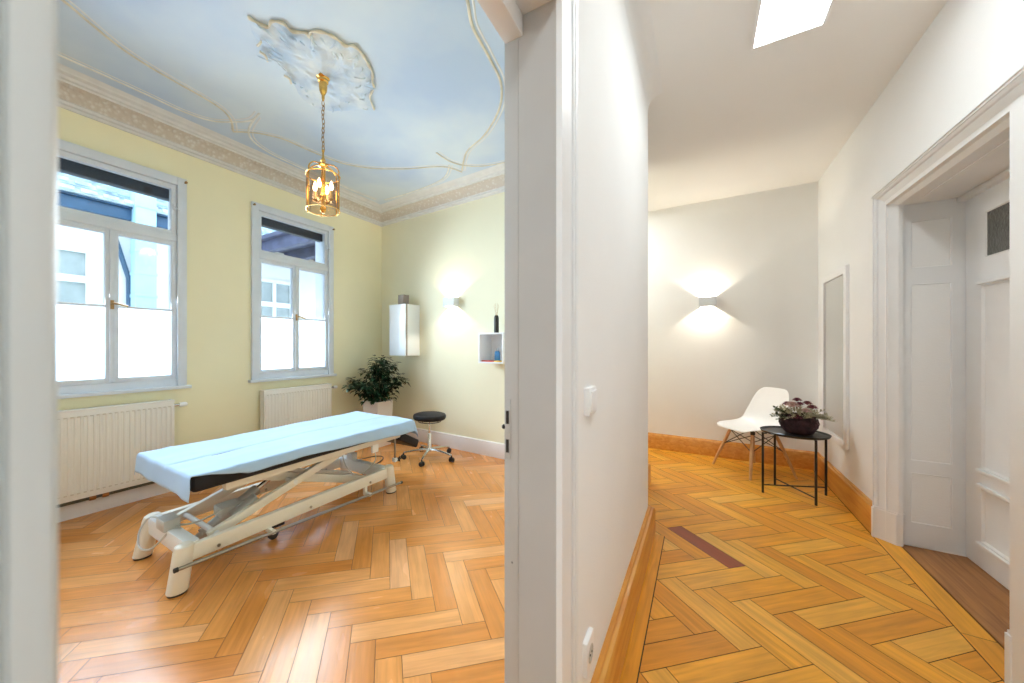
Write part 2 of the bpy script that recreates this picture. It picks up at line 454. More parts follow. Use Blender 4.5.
mb = MB(); mb.box((XW-.3, YB, HL), (RX+.02, 3.95, HL+.12))
struct(mb, 'ceiling', M['ceil_sky'], 'sky blue and white painted stucco ceiling of the treatment room', 'ceiling')
mb = MB(); mb.box((WX-.05, YB, HC), (RW+.1, YE+.1, HC+.1)); mb.box((-2.3, 3.80, HC), (WX-.05, YE+.1, HC+.1)); mb.box((-.45, 2.6, HC), (WX-.05, 3.80, HC+.1))
struct(mb, 'ceiling.001', M['ceil_white'], 'plain white corridor ceiling', 'ceiling')
# small cove where partition meets corridor ceiling
mb = MB()
mb.sweep([(WX, YB), (WX, 2.70)], [(0, HC-.09), (.006, HC-.055), (.022, HC-.025), (.05, HC-.007), (.09, HC), (0, HC)], 1)
struct(mb, 'trim_1', M['wall_white'], 'soft rounded cove along partition wall top', 'cove')

# ------------------------------------------------------------------ cornice, baseboards
path = [(XW, YB), (XW, yb(XW)), (-.5, yb(-.5))]
prof = [(0, 2.945), (.014, 2.945), (.02, 2.962), (.038, 2.968), (.040, 2.985), (.052, 2.988),
        (.062, 3.012), (.082, 3.036), (.110, 3.056), (.145, 3.066), (.150, 3.078), (.175, 3.080), (.185, 3.095), (.225, 3.098), (.240, 3.112), (.262, HL), (0, HL)]
mb = MB(); mb.use(M['plaster']); mb.use(M['frieze'])
mb.cur = 0
mb.sweep(path, prof, 1, faces_mat=[0, 0, 0, 0, 0, 1, 1, 1, 1, 0, 0, 0, 0, 0, 0, 0, 0])
struct(mb, 'trim_2', None, 'white stucco cornice with a tan ornamental frieze', 'cornice')
bp = [(0, 0), (.022, 0), (.022, .135), (.016, .150), (.016, .158), (.006, .165), (0, .165)]
mb = MB(); mb.sweep([(XW, YB), (XW, yb(XW))], bp, 1)
struct(mb, 'baseboard_left', M['base_white'], 'white baseboard under the radiators', 'baseboard')
mb = MB(); mb.sweep([(XW+.02, yb(XW+.02)), (-.56, yb(-.56))], bp, 1)
struct(mb, 'baseboard_back', M['base_white'], 'white baseboard behind the stool', 'baseboard')
wb = [(0, 0), (.040, 0), (.040, .150), (.032, .168), (.020, .172), (.016, .180), (0, .180)]
mb = MB(); mb.sweep([(WX, .92), (WX, 2.70), (-.425, 2.70), (-.425, 3.70), (-.56, 3.70)], wb, 1)
struct(mb, 'baseboard_middle', M['wood_base'], 'honey wood baseboard along partition wall', 'baseboard')
mb = MB(); mb.sweep([(-2.2, YE), (RW, YE)], wb, 1)
struct(mb, 'baseboard_end', M['wood_base'], 'honey wood baseboard on the corridor end wall', 'baseboard')
mb = MB(); mb.sweep([(RW, YE-.035), (RW, DY1+.088)], wb, 1)
struct(mb, 'baseboard_right', M['wood_base'], 'honey wood baseboard below the mirror', 'baseboard')
mb = MB(); mb.sweep([(RW, 2.285-.162), (RW, YB)], wb, 1)
struct(mb, 'baseboard_right.001', M['wood_base'], 'honey wood baseboard before the panelled doorway', 'baseboard')

# ------------------------------------------------------------------ ceiling stucco: scroll mouldings and rosette
zc = HL
curves = [
 [(-2.85, .30), (-2.902, .477), (-2.975, .60), (-3.055, .743), (-3.105, .906), (-3.130, 1.07), (-3.150, 1.251), (-3.190, 1.392), (-3.281, 1.496), (-3.421, 1.574)],
 [(-3.475, .20), (-3.471, .565), (-3.469, .763), (-3.470, 1.0), (-3.475, 1.232), (-3.421, 1.406), (-3.302, 1.505), (-3.137, 1.584), (-2.985, 1.572)],
 [(-3.044, 1.579), (-3.272, 1.635), (-3.415, 1.724), (-3.497, 1.88), (-3.530, 2.129), (-3.53, 2.9), (-3.50, 3.30)],
 [(-3.437, 1.581), (-3.278, 1.709), (-3.18, 1.875), (-3.160, 2.028), (-3.145, 2.189), (-3.098, 2.436), (-2.937, 2.676), (-2.639, 2.894), (-2.266, 3.077), (-2.162, 3.285)],
 [(-2.154, 2.819), (-2.13, 3.057), (-1.978, 3.252), (-1.687, 3.343), (-1.2, 3.345), (-.7, 3.30)],
 [(-1.0, 1.45), (-1.061, 1.66), (-1.125, 1.822), (-1.152, 2.046), (-1.198, 2.322), (-1.34, 2.569), (-1.612, 2.814), (-1.902, 2.97), (-2.142, 3.255)],
 [(-2.184, 3.085), (-2.45, 3.31), (-2.989, 3.385), (-3.413, 3.368)],
]
for i, c in enumerate(curves):
    P = smooth_path(c, 6)
    mb = MB(); mb.use(M['gilt'] if i in (0, 3, 4, 5) else M['gilt_pale'])
    mb.tube([(p.x, p.y, zc-.001) for p in P], .009, 8, flat=.7)
    mb.use(M['plaster'])
    # a fainter white ridge beside the cream one
    Q = []
    for k, p in enumerate(P):
        t = (P[min(k+1, len(P)-1)]-P[max(k-1, 0)]).normalized(); Q.append(p+V((t.y, -t.x, 0))*.030)
    mb.tube([(p.x, p.y, zc) for p in Q], .007, 6, flat=.4)
    struct(mb, 'trim_%d' % (3+i), None, ['cream stucco scroll arching over the near window', 'thin cream moulding beside the window cornice', 'pale curl joining the window side cornice',
        'long cream scroll passing behind the lantern', 'short cream tendril by the back cornice', 'cream scroll curving toward the doorway', 'pale stucco line along the back cornice'][i], 'moulding')
LX, LY = -2.21, 1.60
R1 = [(-2.155, 1.069), (-2.158, 1.10), (-2.128, 1.169), (-2.075, 1.16), (-2.031, 1.202), (-2.035, 1.264), (-1.977, 1.315), (-1.990, 1.342), (-1.940, 1.326), (-1.883, 1.375), (-1.860, 1.438), (-1.858, 1.502), (-1.812, 1.536), (-1.822, 1.607), (-1.850, 1.676), (-1.883, 1.749), (-1.950, 1.81), (-1.99, 1.864), (-2.084, 1.911), (-2.166, 2.029)]
R2 = [(-2.166, 2.029), (-2.30, 1.97), (-2.42, 1.92), (-2.52, 1.83), (-2.56, 1.72), (-2.52, 1.62), (-2.471, 1.555), (-2.411, 1.465), (-2.375, 1.375), (-2.364, 1.304), (-2.366, 1.243), (-2.301, 1.216), (-2.25, 1.13), (-2.155, 1.069)]
ros = thing('ceiling_rosette', 'irregular blue and white stucco rosette with cream shell outline above the lantern', 'ceiling rosette', (LX, LY, HL))
out = smooth_path(R1[:-1]+R2[:-1], 5, closed=True)
mb = MB(); NR = 24
rows = []
for k in range(NR+1):
    f = 1-k/NR*.97; row = []
    for p in out:
        q = V((LX-.0, LY, 0)).lerp(p, f)
        h = 0 if k == 0 else .017*min(1, k/3)*(.15+.9*abs(noise.noise(V((q.x*9, q.y*9, 2)))) + .8*abs(noise.noise(V((q.x*21, q.y*21, 5)))))
        row.append(mb.bm.verts.new((q.x, q.y, HL+.001-h)))
    rows.append(row)
mb.skin(rows, cap0=False, cap1=True)
part(mb, 'relief', M['plaster_blue'], ros, angle=80)
mb = MB()
P = smooth_path(R1, 5); mb.tube([(p.x, p.y, HL-.008) for p in P], .012, 8, rs=[.005+.005*abs(math.sin(k*.55)) for k in range(len(P))])
for (a, b, c, d) in ((-2.335, 1.23, -2.37, 1.30), (-2.40, 1.43, -2.43, 1.50), (-2.30, 1.20, -2.25, 1.19)):
    mb.tube(smooth_path([(a, b, HL-.02), ((a+c)/2+.02, (b+d)/2, HL-.024), (c, d, HL-.02)], 4), .008, 6)
part(mb, 'shell_outline', M['gilt'], ros)
for k in range(46):      # leaf-like stucco curls around the relief
    a = 2*PI*k/46; p = out[int(k/46*len(out))]; f = .62+.28*random.random()
    q = V((LX, LY, 0)).lerp(p, f); t = V((-math.sin(a), math.cos(a), 0))
    q2 = q+(q-V((LX, LY, 0))).normalized()*.05+t*.03*random.choice((-1, 1))
    mb = MB(); mb.tube(smooth_path([(q.x, q.y, HL-.022), ((q.x+q2.x)/2+.01, (q.y+q2.y)/2, HL-.028), (q2.x, q2.y, HL-.014)], 3), .006, 6, flat=.7)
    part(mb, 'leaf_curl', M['plaster_blue'], ros)

# ------------------------------------------------------------------ windows
def make_window(idx, y0, y1, label):
    yc = (y0+y1)/2
    w = thing('window_%d' % idx, label, 'window', (XW, yc, ZS), kind='structure')
    F = M['win_white']; X = XW
    mb = MB()     # casing on the wall face and the lining of the opening
    for a, b in ((y0-.022, y0+.045), (y1-.045, y1+.022)): mb.box((X-.02, a, ZS-.03), (X+.028, b, ZT+.04), .004)
    mb.box((X-.02, y0+.045, ZT-.03), (X+.0275, y1-.045, ZT+.0395), .003)
    mb.box((X-.29, y0-.001, ZS), (X-.005, y0+.012, ZT-.012)); mb.box((X-.29, y1-.012, ZS), (X-.005, y1+.001, ZT-.012)); mb.box((X-.29, y0-.001, ZT-.012), (X-.005, y1+.001, ZT+.001))
    mb.box((X-.29, y0+.012, ZS-.001), (X-.05, y1-.012, ZS+.006)); mb.box((X-.05, y0+.045, ZS-.03), (X+.012, y1-.045, ZS+.03), .004)
    mb.box((X-.05, y0+.045, 2.150), (X+.016, y1-.045, 2.205), .006)
    part(mb, 'window_frame', F, w)
    mb = MB(); mb.box((X-.03, y0-.05, ZS-.055), (X+.055, y1+.05, ZS-.028), .006)
    part(mb, 'window_sill', F, w)
    def sash(name, a, b, c, d, bar=None):
        s = .038; mb = MB()
        mb.box((X-.045, a, c), (X+.006, a+s, d), .005); mb.box((X-.045, b-s, c), (X+.006, b, d), .005)
        mb.box((X-.0445, a+s-.004, c+.0005), (X+.0055, b-s+.004, c+s), .005); mb.box((X-.0445, a+s-.004, d-s), (X+.0055, b-s+.004, d-.0005), .005)
        if bar: mb.box((X-.038, a+s-.004, bar-.009), (X+.004, b-s+.004, bar+.009), .002)
        o = part(mb, name, F, w)
        g = MB(); g.box((X-.026, a+s-.003, (bar if bar else c+s)-.003), (X-.022, b-s+.003, d-s+.003)); part(g, 'glass_pane', M['glass'], o)
        if bar:
            g = MB(); g.box((X-.026, a+s-.003, c+s-.003), (X-.022, b-s+.003, bar-.003)); part(g, 'frosted_pane', M['frosted'], o)
        h = MB()
        for z in ((c+.12, d-.12) if bar else ()):
            yy = a-.004 if a < yc-.2 else b+.004
            h.cyl((X+.008, yy, z-.04), (X+.008, yy, z+.04), .006, n=8)
        if bar: part(h, 'hinge', F, o)
        else: h.bm.free()
        return o
    sash('sash', y0+.046, yc+.002, ZS+.030, 2.152, 1.552)
    sash('sash', yc+.004, y1-.046, ZS+.030, 2.152, 1.552)
    sash('transom_sash', y0+.046, y1-.046, 2.204, ZT-.03)
    mb = MB(); mb.box((X+.004, yc-.013, ZS+.04), (X+.017, yc+.015, 2.145), .005); part(mb, 'mullion', F, w)
    mb = MB(); mb.box((X+.015, yc-.010, 1.53), (X+.023, yc+.012, 1.60), .003)
    mb.cyl((X+.02, yc, 1.572), (X+.05, yc, 1.572), .007, n=10); mb.tube([(X+.05, yc, 1.575), (X+.052, yc+.02, 1.572), (X+.052, yc+.085, 1.556)], .008, 8)
    part(mb, 'handle', M['brass_old'], w)
    for yy in (y0-.008, y1+.008):
        mb = MB(); mb.cyl((X+.02, yy, ZT+.005), (X+.05, yy, ZT+.005), .006, n=8); mb.lathe((X+.042, yy, ZT+.005), [(.004, 0), (.011, .005), (.011, .013), (.002, .019)], 12, (1, 0, 0))
        part(mb, 'curtain_knob', M['brass_old'], w)
    mb = MB(); mb.box((X+.004, y1-.075, 2.42), (X+.02, y1-.055, 2.47), .003); mb.tube([(X+.02, y1-.065, 2.45), (X+.03, y1-.05, 2.43), (X+.03, y1-.03, 2.42)], .005, 6)
    part(mb, 'latch', F, w)
    mb = MB(); mb.box((X-.20, y0+.02, 2.545), (X-.13, y1-.02, ZT-.015), .01); part(mb, 'roller_blind', M['blind'], w)
    return w
make_window(1, *W1, 'white double-sash window with frosted lower panes, nearest the left doorway jamb')
make_window(2, *W2, 'white double-sash window with frosted lower panes, between lantern and back corner')
make_window(3, *W0, 'white double-sash window hidden behind the doorway jamb')

# ------------------------------------------------------------------ radiators
def make_radiator(y0, y1, label, valve_y):
    z0, z1 = .150, .792; x0, x1 = XW+.03, XW+.105
    r = thing('radiator', label, 'radiator', (XW, (y0+y1)/2, z0), group='white panel radiators under the windows')
    mb = MB(); mb.use(M['radiator']); mb.use(M['rad_mark']); mb.cur = 0
    n = round((y1-y0-.04)/.0333); pts = []
    for k in range(n+1):
        y = y0+.02+(y1-y0-.04)*k/n
        pts += [(x1-.001, y-.009), (x1+.0045, y-.005), (x1+.0045, y+.005), (x1-.001, y+.009)]
    a = [mb.bm.verts.new((x, y, z0+.05)) for x, y in pts]; b = [mb.bm.verts.new((x, y, z1-.05)) for x, y in pts]
    for k in range(len(a)-1): mb.bm.faces.new((a[k], a[k+1], b[k+1], b[k]))
    mb.box((x1-.02, y0, z0), (x1-.0005, y1, z1-.004), .006)
    mb.cur = 1
    for k in range(n):
        y = y0+.02+(y1-y0-.04)*(k+.5)/n
        for z in (z0+.045, z1-.052): mb.box((x1-.002, y-.008, z-.004), (x1+.004, y+.008, z+.004))
    part(mb, 'front_panel', None, r)
    mb = MB(); mb.box((x0, y0+.005, z0+.01), (x0+.018, y1-.005, z1-.006), .004)
    for k in range(int((y1-y0)/.05)): mb.box((x0+.016, y0+.02+k*.05, z0+.03), (x1-.02, y0+.022+k*.05, z1-.02))
    part(mb, 'rear_panel', M['radiator'], r)
    mb = MB(); mb.box((x0-.003, y0-.002, z1-.012), (x1+.002, y1+.002, z1), .004)
    for k in range(int((y1-y0)/.03)): mb.box((x0+.008, y0+.012+k*.03, z1-.001), (x1-.010, y0+.02+k*.03, z1+.002))
    part(mb, 'top_grille', M['radiator'], r)
    for y in (y0+.004, y1-.004):
        mb = MB(); mb.box((x0, y-.004, z0+.01), (x1-.004, y+.004, z1-.008), .003); part(mb, 'side_cover', M['radiator'], r)
    s = 1 if valve_y > (y0+y1)/2 else -1
    mb = MB(); mb.cyl((x0+.04, valve_y, z1-.05), (x0+.04, valve_y+s*.05, z1-.05), .011, n=12); mb.cyl((x0+.04, valve_y+s*.025, z1-.05), (XW+.003, valve_y+s*.025, z1-.05), .009, n=10)
    v = part(mb, 'valve', M['chrome'], r)
    mb = MB(); mb.lathe((x0+.04, valve_y+s*.045, z1-.05), [(.017, 0), (.019, .01), (.019, .045), (.014, .055)], 14, (0, s, 0)); part(mb, 'thermostat_knob', M['white_plastic'], v)
    for y in (y0+.12, y1-.12):
        mb = MB(); mb.box((XW+.0015, y-.015, z0+.08), (x0+.004, y+.015, z1-.12), .002); part(mb, 'wall_bracket', M['radiator'], r)
    return r
r1 = make_radiator(.33, 1.262, 'white panel radiator under the near window, left of the sheet-covered table end', 1.262)
r2 = make_radiator(2.01, 2.82, 'white panel radiator under the far window, behind the middle of the treatment table', 2.82)
mb = MB(); mb.cyl((XW+.05, YB+.1, .128), (XW+.05, 1.60, .128), .014, n=10)
pp = tag(mb.build('heating_pipe', M['pipe_dark']), 'dark heating pipe running along the wall beneath the near radiator', 'pipe')
for y in (.76, .83):
    mb = MB(); mb.lathe((XW+.05, y, .128), [(.020, 0), (.022, .005), (.022, .03), (.020, .035)], 12, (0, 1, 0)); mb.cyl((XW+.05, y+.017, .13), (XW+.06, y+.017, .155), .010, n=8)
    mb.build('pipe_fitting', M['copper'], pp)
for y in (.40, 1.50):
    mb = MB(); mb.box((XW, y, .11), (XW+.05, y+.02, .128)); mb.build('pipe_clip', M['pipe_dark'], pp)

# ------------------------------------------------------------------ doorway trim (partition)
df = thing('door_1', 'white door frame without a leaf between corridor and treatment room', 'door frame', (-.35, JF, 0), kind='structure')
def casing_profile():  # (distance away from opening, projection from wall)
    return [(0, .010), (.001, .024), (.074, .024), (.075, .014), (.080, .014), (.081, .027), (.088, .029), (.094, .024), (.095, .013), (.100, .013), (.101, .028), (.112, .030), (.118, .024), (.118, -.01), (.03, -.01), (.03, .010)]
cp = casing_profile()
mb = MB(); mb.prism([(WX+p, JF+o) for o, p in cp], 0, HD+.20)
part(mb, 'casing', M['lacquer'], df)
cn = [(0, -.01), (0, .018), (.003, .0225), (.008, .024), (.016, .023), (.0175, .020), (.019, .020), (.0195, .022), (.09, .022), (.098, .022), (.100, .034), (.112, .036), (.118, .026), (.118, -.01)]
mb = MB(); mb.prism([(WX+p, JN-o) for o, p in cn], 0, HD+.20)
part(mb, 'casing', M['lacquer_near_shade'], df)
mb = MB(); mb.box((WX-.01, JN+.0005, HD+.05), (WX+.022, JF-.0005, HD+.20), .002); mb.box((WX-.01, JN-.125, HD+.2005), (WX+.040, JF+.125, HD+.235), .004)
part(mb, 'head_casing', M['lacquer'], df)
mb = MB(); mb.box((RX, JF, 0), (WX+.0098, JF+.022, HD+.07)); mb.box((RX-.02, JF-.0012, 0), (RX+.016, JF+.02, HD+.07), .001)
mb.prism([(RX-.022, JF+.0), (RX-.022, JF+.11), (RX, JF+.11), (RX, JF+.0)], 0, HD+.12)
jb = part(mb, 'jamb', M['lacquer_jamb_shade'], df)
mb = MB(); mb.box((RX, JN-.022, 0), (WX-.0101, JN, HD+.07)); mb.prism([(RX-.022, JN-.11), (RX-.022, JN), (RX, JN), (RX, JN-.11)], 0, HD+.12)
part(mb, 'jamb', M['lacquer_jamb_shade'], df)
mb = MB(); mb.box((RX-.02, JN, HD), (RX+.028, JF, HD+.10), .002); mb.box((RX+.028, JN, HD+.05), (WX+.005, JF, HD+.10), .002)
mb.box((RX-.022, JN-.1, HD+.02), (RX, JF+.1, HD+.13), .003)
part(mb, 'head_lining', M['lacquer'], df)
mb = MB(); mb.use(M['lacquer_jamb_shade']); mb.box((RX-.019, JF-.0030, .965), (RX-.004, JF-.0008, 1.115), .0005)
mb.use(M['dark_gap'])
for a, b in ((1.053, 1.086), (.981, 1.014)): mb.box((RX-.0165, JF-.0045, a), (RX-.0085, JF-.0025, b))
mb.box((RX-.002, JF-.002, .705), (RX+.001, JF-.0005, .709))
part(mb, 'strike_plate', None, jb)
mb = MB(); mb.lathe((RX-.020, JF+.004, 1.043), [(.004, 0), (.006, .003), (.006, .008), (.003, .011)], 10, (-1, 0, 0))
part(mb, 'lock_pin', M['black_metal'], jb)

# ------------------------------------------------------------------ right doorway with panelled reveal and door
dd = thing('door_2', 'white panelled door with small dark glass pane in a deep panelled reveal', 'door', (1.3, (DY0+DY1)/2, 0), kind='structure')
XD = 1.315
# splayed moulded surround: (outwards from opening, x)
sp = [(0, 1.06), (0, 1.040), (.006, 1.033), (.066, .976), (.072, .974), (.073, .963), (.080, .958), (.084, .958), (.085, .952), (.094, .952), (.094, 1.0), (.06, 1.06)]
spn = sp[:-2]+[(.16, .952), (.16, 1.0), (.06, 1.06)]
mb = MB(); mb.prism([(x, DY1+o) for o, x in sp], 0, DZ+.0)
# mitred head: sweep in the y-z plane
def headring(y, side):
    return [mb.bm.verts.new((x, y+side*o, DZ+o)) for o, x in sp]
mb2 = MB()
a = [mb2.bm.verts.new((x, DY0-.16, DZ+o)) for o, x in sp]; b = [mb2.bm.verts.new((x, DY1+o, DZ+o)) for o, x in sp]; mb2.skin([a, b])
a = [mb.bm.verts.new((x, DY1+o, DZ)) for o, x in sp]; b = [mb.bm.verts.new((x, DY1+o, DZ+o)) for o, x in sp]; mb.skin([a, b], cap0=False, cap1=False)
part(mb, 'door_casing', M['lacquer'], dd)
mb2.box((.946, DY0-.165, DZ+.0942), (1.0, DY1+.100, DZ+.104), .003)
part(mb2, 'door_head_casing', M['lacquer'], dd)
mb = MB(); mb.prism([(x, DY0-o) for o, x in spn], 0, DZ-.0005); part(mb, 'door_casing', M['lacquer'], dd)
for s, y in ((1, DY1), (-1, DY0)):
    mb = MB(); q = [(.955, y+s*.099), (.947, y+s*.095), (.947, y+s*.070), (.970, y+s*.064), (1.030, y-s*.002), (1.06, y-s*.002), (1.06, y+s*.06), (1.0, y+s*.099)]
    mb.prism(q, 0, .19); q2 = [(x+.006, yy-s*.0) for x, yy in q]; mb.prism(q2, .19, .202); part(mb, 'plinth_block', M['lacquer'], dd)
def panel_plate(mb, o, ax_u, ax_n, u0, u1, z0, z1, panels, th=.02, rec=.012, mould=.018, recess_back=True):
    """flat board in plane (ax_u, z) with recessed panels; n points towards the viewer"""
    o, U, Nn = V(o), V(ax_u), V(ax_n); Z = V((0, 0, 1))
    P = lambda u, z, n: o+U*u+Z*z+Nn*n
    us = sorted({u0, u1, *[p[0] for p in panels], *[p[1] for p in panels]}); zs = sorted({z0, z1, *[p[2] for p in panels], *[p[3] for p in panels]})
    for a, b in zip(us, us[1:]):
        for c, d in zip(zs, zs[1:]):
            if any(p[0] <= a+1e-6 and p[1] >= b-1e-6 and p[2] <= c+1e-6 and p[3] >= d-1e-6 for p in panels): continue
            mb.face([P(a, c, 0), P(b, c, 0), P(b, d, 0), P(a, d, 0)])
    for (a, b, c, d) in panels:
        rings = [[(a, c), (b, c), (b, d), (a, d)]]
        lv = [(0, .000), (.002, .0012), (.005, -.001), (mould*.35, -rec*.55), (mould*.7, -rec*.75), (mould, -rec)]
        prev = None
        for off, n in lv:
            r = [mb.bm.verts.new(P(u, z, n)) for u, z in ((a+off, c+off), (b-off, c+off), (b-off, d-off), (a+off, d-off))]
            if prev:
                for k in range(4): mb.bm.faces.new((prev[k], prev[(k+1) % 4], r[(k+1) % 4], r[k])).material_index = mb.cur
            prev = r
        mb.bm.faces.new(prev).material_index = mb.cur
    mb.face([P(u0, z0, -th), P(u0, z1, -th), P(u1, z1, -th), P(u1, z0, -th)])
    for (a, b) in (((u0, z0), (u1, z0)), ((u1, z0), (u1, z1)), ((u1, z1), (u0, z1)), ((u0, z1), (u0, z0))):
        mb.face([P(*a, 0), P(*b, 0), P(*b, -th), P(*a, -th)])
YR = DY1+.030
for (yy, n, nm) in ((YR, (0, -1, 0), 'far'), (DY0-.03, (0, 1, 0), 'near')):
    mb = MB(); panel_plate(mb, (0, yy, 0), (1, 0, 0), n, 1.05, XD+.01, .012, DZ+.005,
        [(1.100, 1.266, 1.728, 2.02), (1.100, 1.266, .535, 1.63), (1.100, 1.266, .150, .462)], rec=.015, mould=.020)
    part(mb, 'reveal_panel', M['lacquer'], dd)
mb = MB(); mb.box((1.058, DY0-.03, DZ+.0004), (XD+.02, YR, DZ+.02)); mb.box((XD-.035, DY0-.028, DZ-.028), (XD+.018, YR-.002, DZ+.0), .006)
mb.box((1.10, DY0+.1, DZ-.006), (1.25, DY1-.08, DZ+.001), .003)
part(mb, 'reveal_head', M['lacquer'], dd)
mb = MB(); mb.box((1.056, DY0-.03, -.02), (XD+.03, YR, .004)); part(mb, 'threshold', M['wood_thr'], dd)
ym = (DY0+YR)/2-.03
for (a, b) in ((ym+.002, YR-.004), (DY0-.028, ym-.002)):
    mb = MB(); w = b-a
    # panels given as (u = y measured from a)
    gl = (a+.155, b-.172) if b > ym+.1 else (a+.172, b-.155)
    pl = [(gl[0]-.03, gl[1]+.03, .565, 1.585), (gl[0]-.03, gl[1]+.03, .155, .455)]
    glass = (gl[0], gl[1], 1.732, 1.988)
    panel_plate(mb, (XD, 0, 0), (0, 1, 0), (-1, 0, 0), a, b, .010, DZ-.004, pl+[glass], th=.035, rec=.016, mould=.03)
    # projecting ledge mouldings at panel tops and bottoms
    for (u0, u1, z0, z1) in pl:
        for z in (z0-.022, z1+.004): mb.box((XD-.016, u0-.018, z), (XD, u1+.018, z+.020), .006)
    leaf = part(mb, 'door_leaf', M['lacquer'], dd)
    g = MB(); g.box((XD+.004, glass[0]+.010, glass[2]+.010), (XD+.0105, glass[1]-.010, glass[3]-.010)); part(g, 'glass_pane', M['door_glass'], leaf)
mb = MB(); mb.box((XD+.04, DY0-.03, 0), (XD+.06, YR, DZ)); part(mb, 'door_backing', M['dark_gap'], dd)

# ------------------------------------------------------------------ light switch and socket on the partition
mb = MB(); mb.box((WX-.001, 1.115, 1.038), (WX+.016, 1.200, 1.122), .004)
t = tag(mb.build('light_switch', M['white_plastic']), 'white square rocker light switch beside the doorway casing', 'light switch')
mb = MB(); mb.box((WX+.010, 1.125, 1.048), (WX+.021, 1.190, 1.112), .003, mtx=Matrix.Translation((0, 0, 0))); mb.build('rocker', M['white_plastic'], t)
mb = MB(); mb.box((WX-.001, 1.095, .268), (WX+.014, 1.175, .368), .004)
t = tag(mb.build('power_socket', M['white_plastic']), 'white wall socket low beside the doorway casing above the wooden baseboard', 'socket')
mb = MB(); mb.lathe((WX+.0145, 1.135, .318), [(.026, 0), (.026, .001), (.0225, .0015), (.021, -.004)], 20, (1, 0, 0)); s_ = mb.build('outlet_face', M['grey_plastic'], t)
mb = MB()
for dz in (-.009, .009): mb.cyl((WX+.010, 1.135+dz, .318), (WX+.0165, 1.135+dz, .318), .0028, n=8)
mb.build('outlet_hole', M['dark_gap'], s_)

# ------------------------------------------------------------------ wall sconces (open boxes shining up and down)
def make_sconce(x, y, z, rot, label):
    s = thing('wall_sconce', label, 'wall lamp', (x, y, z), group='up-and-down wall sconces')
    w, d, h, t = .082, .100, .056, .004
    mb = MB()
    ti = w-.064
    mb.box((-w, -d, -h), (-w+ti, 0, h), .001); mb.box((w-ti, -d, -h), (w, 0, h), .001)
    mb.box((-w+ti, -d+.0003, -h+.0003), (w-ti, -d+t, h-.0003)); mb.box((-w+ti, -t, -h+.0003), (w-ti, 0, h-.0003))
    mb.build('sconce_shell', M['sconce_white'], s)
    mb = MB(); mb.box((-.064, -d+t, -.005), (.064, -t, .005)); dv = mb.build('divider_plate', M['white_plastic'], s)
    for sg in (1, -1):
        mb = MB(); mb.box((-.012, -d/2-.012, sg*.005 if sg > 0 else -.009), (.012, -d/2+.012, .009 if sg > 0 else -.005)); mb.build('led_chip', M['led'], s)
    s.rotation_euler.z = rot
    for sg in (1, -1):
        l = bpy.data.lights.new('sconce_light', 'AREA'); l.shape = 'SQUARE'; l.size = .016; l.energy = SCONCE; l.color = (1, .88, .70)
        o = bpy.data.objects.new('sconce_light', l); C.objects.link(o); o.parent = s
        o.location = (0, -d/2, sg*.0105); o.rotation_euler = (PI if sg > 0 else 0, 0, 0)
    return s
SCONCE = 4.4
make_sconce(-2.535, yb(-2.535), 1.772, math.atan(-.06), 'small white box sconce throwing light up and down on the yellow wall beside the cabinet')
make_sconce(.066, YE, 1.742, 0, 'small white box sconce throwing light up and down on the white corridor end wall')

# ------------------------------------------------------------------ wall cabinet, speaker, cube shelf, bottles
ang = math.atan(-.06)
def wall_frame(x):   # local frame on the back wall: +x along wall, -y into room
    return Matrix.Translation((x, yb(x), 0)) @ Matrix.Rotation(ang, 4, 'Z')
def wpart(mb, name, m, par, mt, **k):
    o = mb.build(name, m, par, **k)
    o.data.transform(Matrix.Translation(-par.location) @ mt); return o
mt = wall_frame(-3.240)
cb = thing('wall_cabinet', 'tall white glossy wall cabinet with a dark door edge above the potted plant', 'cabinet', mt @ V((0, 0, 1.12)))
mb = MB(); mb.box((-.145, -.222, 1.12), (.145, -.001, 1.776), .003); wpart(mb, 'cabinet_body', M['white_gloss'], cb, mt)
mb = MB(); mb.use(M['white_gloss']); mb.box((-.145, -.262, 1.122), (.145, -.247, 1.774), .002)
mb.use(M['taupe']); mb.box((-.142, -.2475, 1.124), (.1440, -.2225, 1.772))
wpart(mb, 'cabinet_door', None, cb, mt)
mb = MB(); mb.box((-.05, -.20, 1.776), (.05, -.10, 1.905), .004)
spk = mb.build('speaker', M['taupe']); spk.data.transform(mt); tag(spk, 'small taupe box speaker standing on the white wall cabinet', 'speaker')
mb = MB(); mb.box((-.044, -.203, 1.782), (.044, -.199, 1.899), .002); o = mb.build('speaker_grille', M['taupe'], spk); o.data.transform(mt)
mt = wall_frame(-1.845)
sh = thing('cube_shelf', 'white open cube shelf on the yellow wall beside the doorway jamb', 'shelf', mt @ V((0, 0, 1.06)))
mb = MB()
for a, b in (((-.155, -.25, 1.06), (-.139, 0, 1.385)), ((.139, -.25, 1.06), (.155, 0, 1.385)), ((-.139, -.2495, 1.0603), (.139, 0, 1.076)), ((-.139, -.2495, 1.369), (.139, 0, 1.3847))):
    mb.box(a, b, .001)
wpart(mb, 'shelf_boards', M['white_plastic'], sh, mt)
mb = MB(); mb.box((-.1385, -.008, 1.0765), (.1385, -.001, 1.3685)); wpart(mb, 'shelf_back', M['white_plastic'], sh, mt)
p = mt @ V((-.0, -.13, 1.385))
df_ = thing('reed_diffuser', 'tall black bottle with thin reeds standing on top of the cube shelf', 'diffuser', p)
mb = MB(); mb.lathe((0, 0, 0), [(.024, 0), (.027, .004), (.027, .165), (.022, .18), (.016, .19)], 20); mb.build('bottle', M['black_ceramic'], df_)
mb = MB()
for k in range(6):
    a = k*1.1; mb.cyl((0, 0, .15), (.03*math.cos(a), .02*math.sin(a), .30+.012*(k % 3)), .0014, n=5)
mb.build('reed', M['reed'], df_)
p = mt @ V((.005, -.12, 1.076))
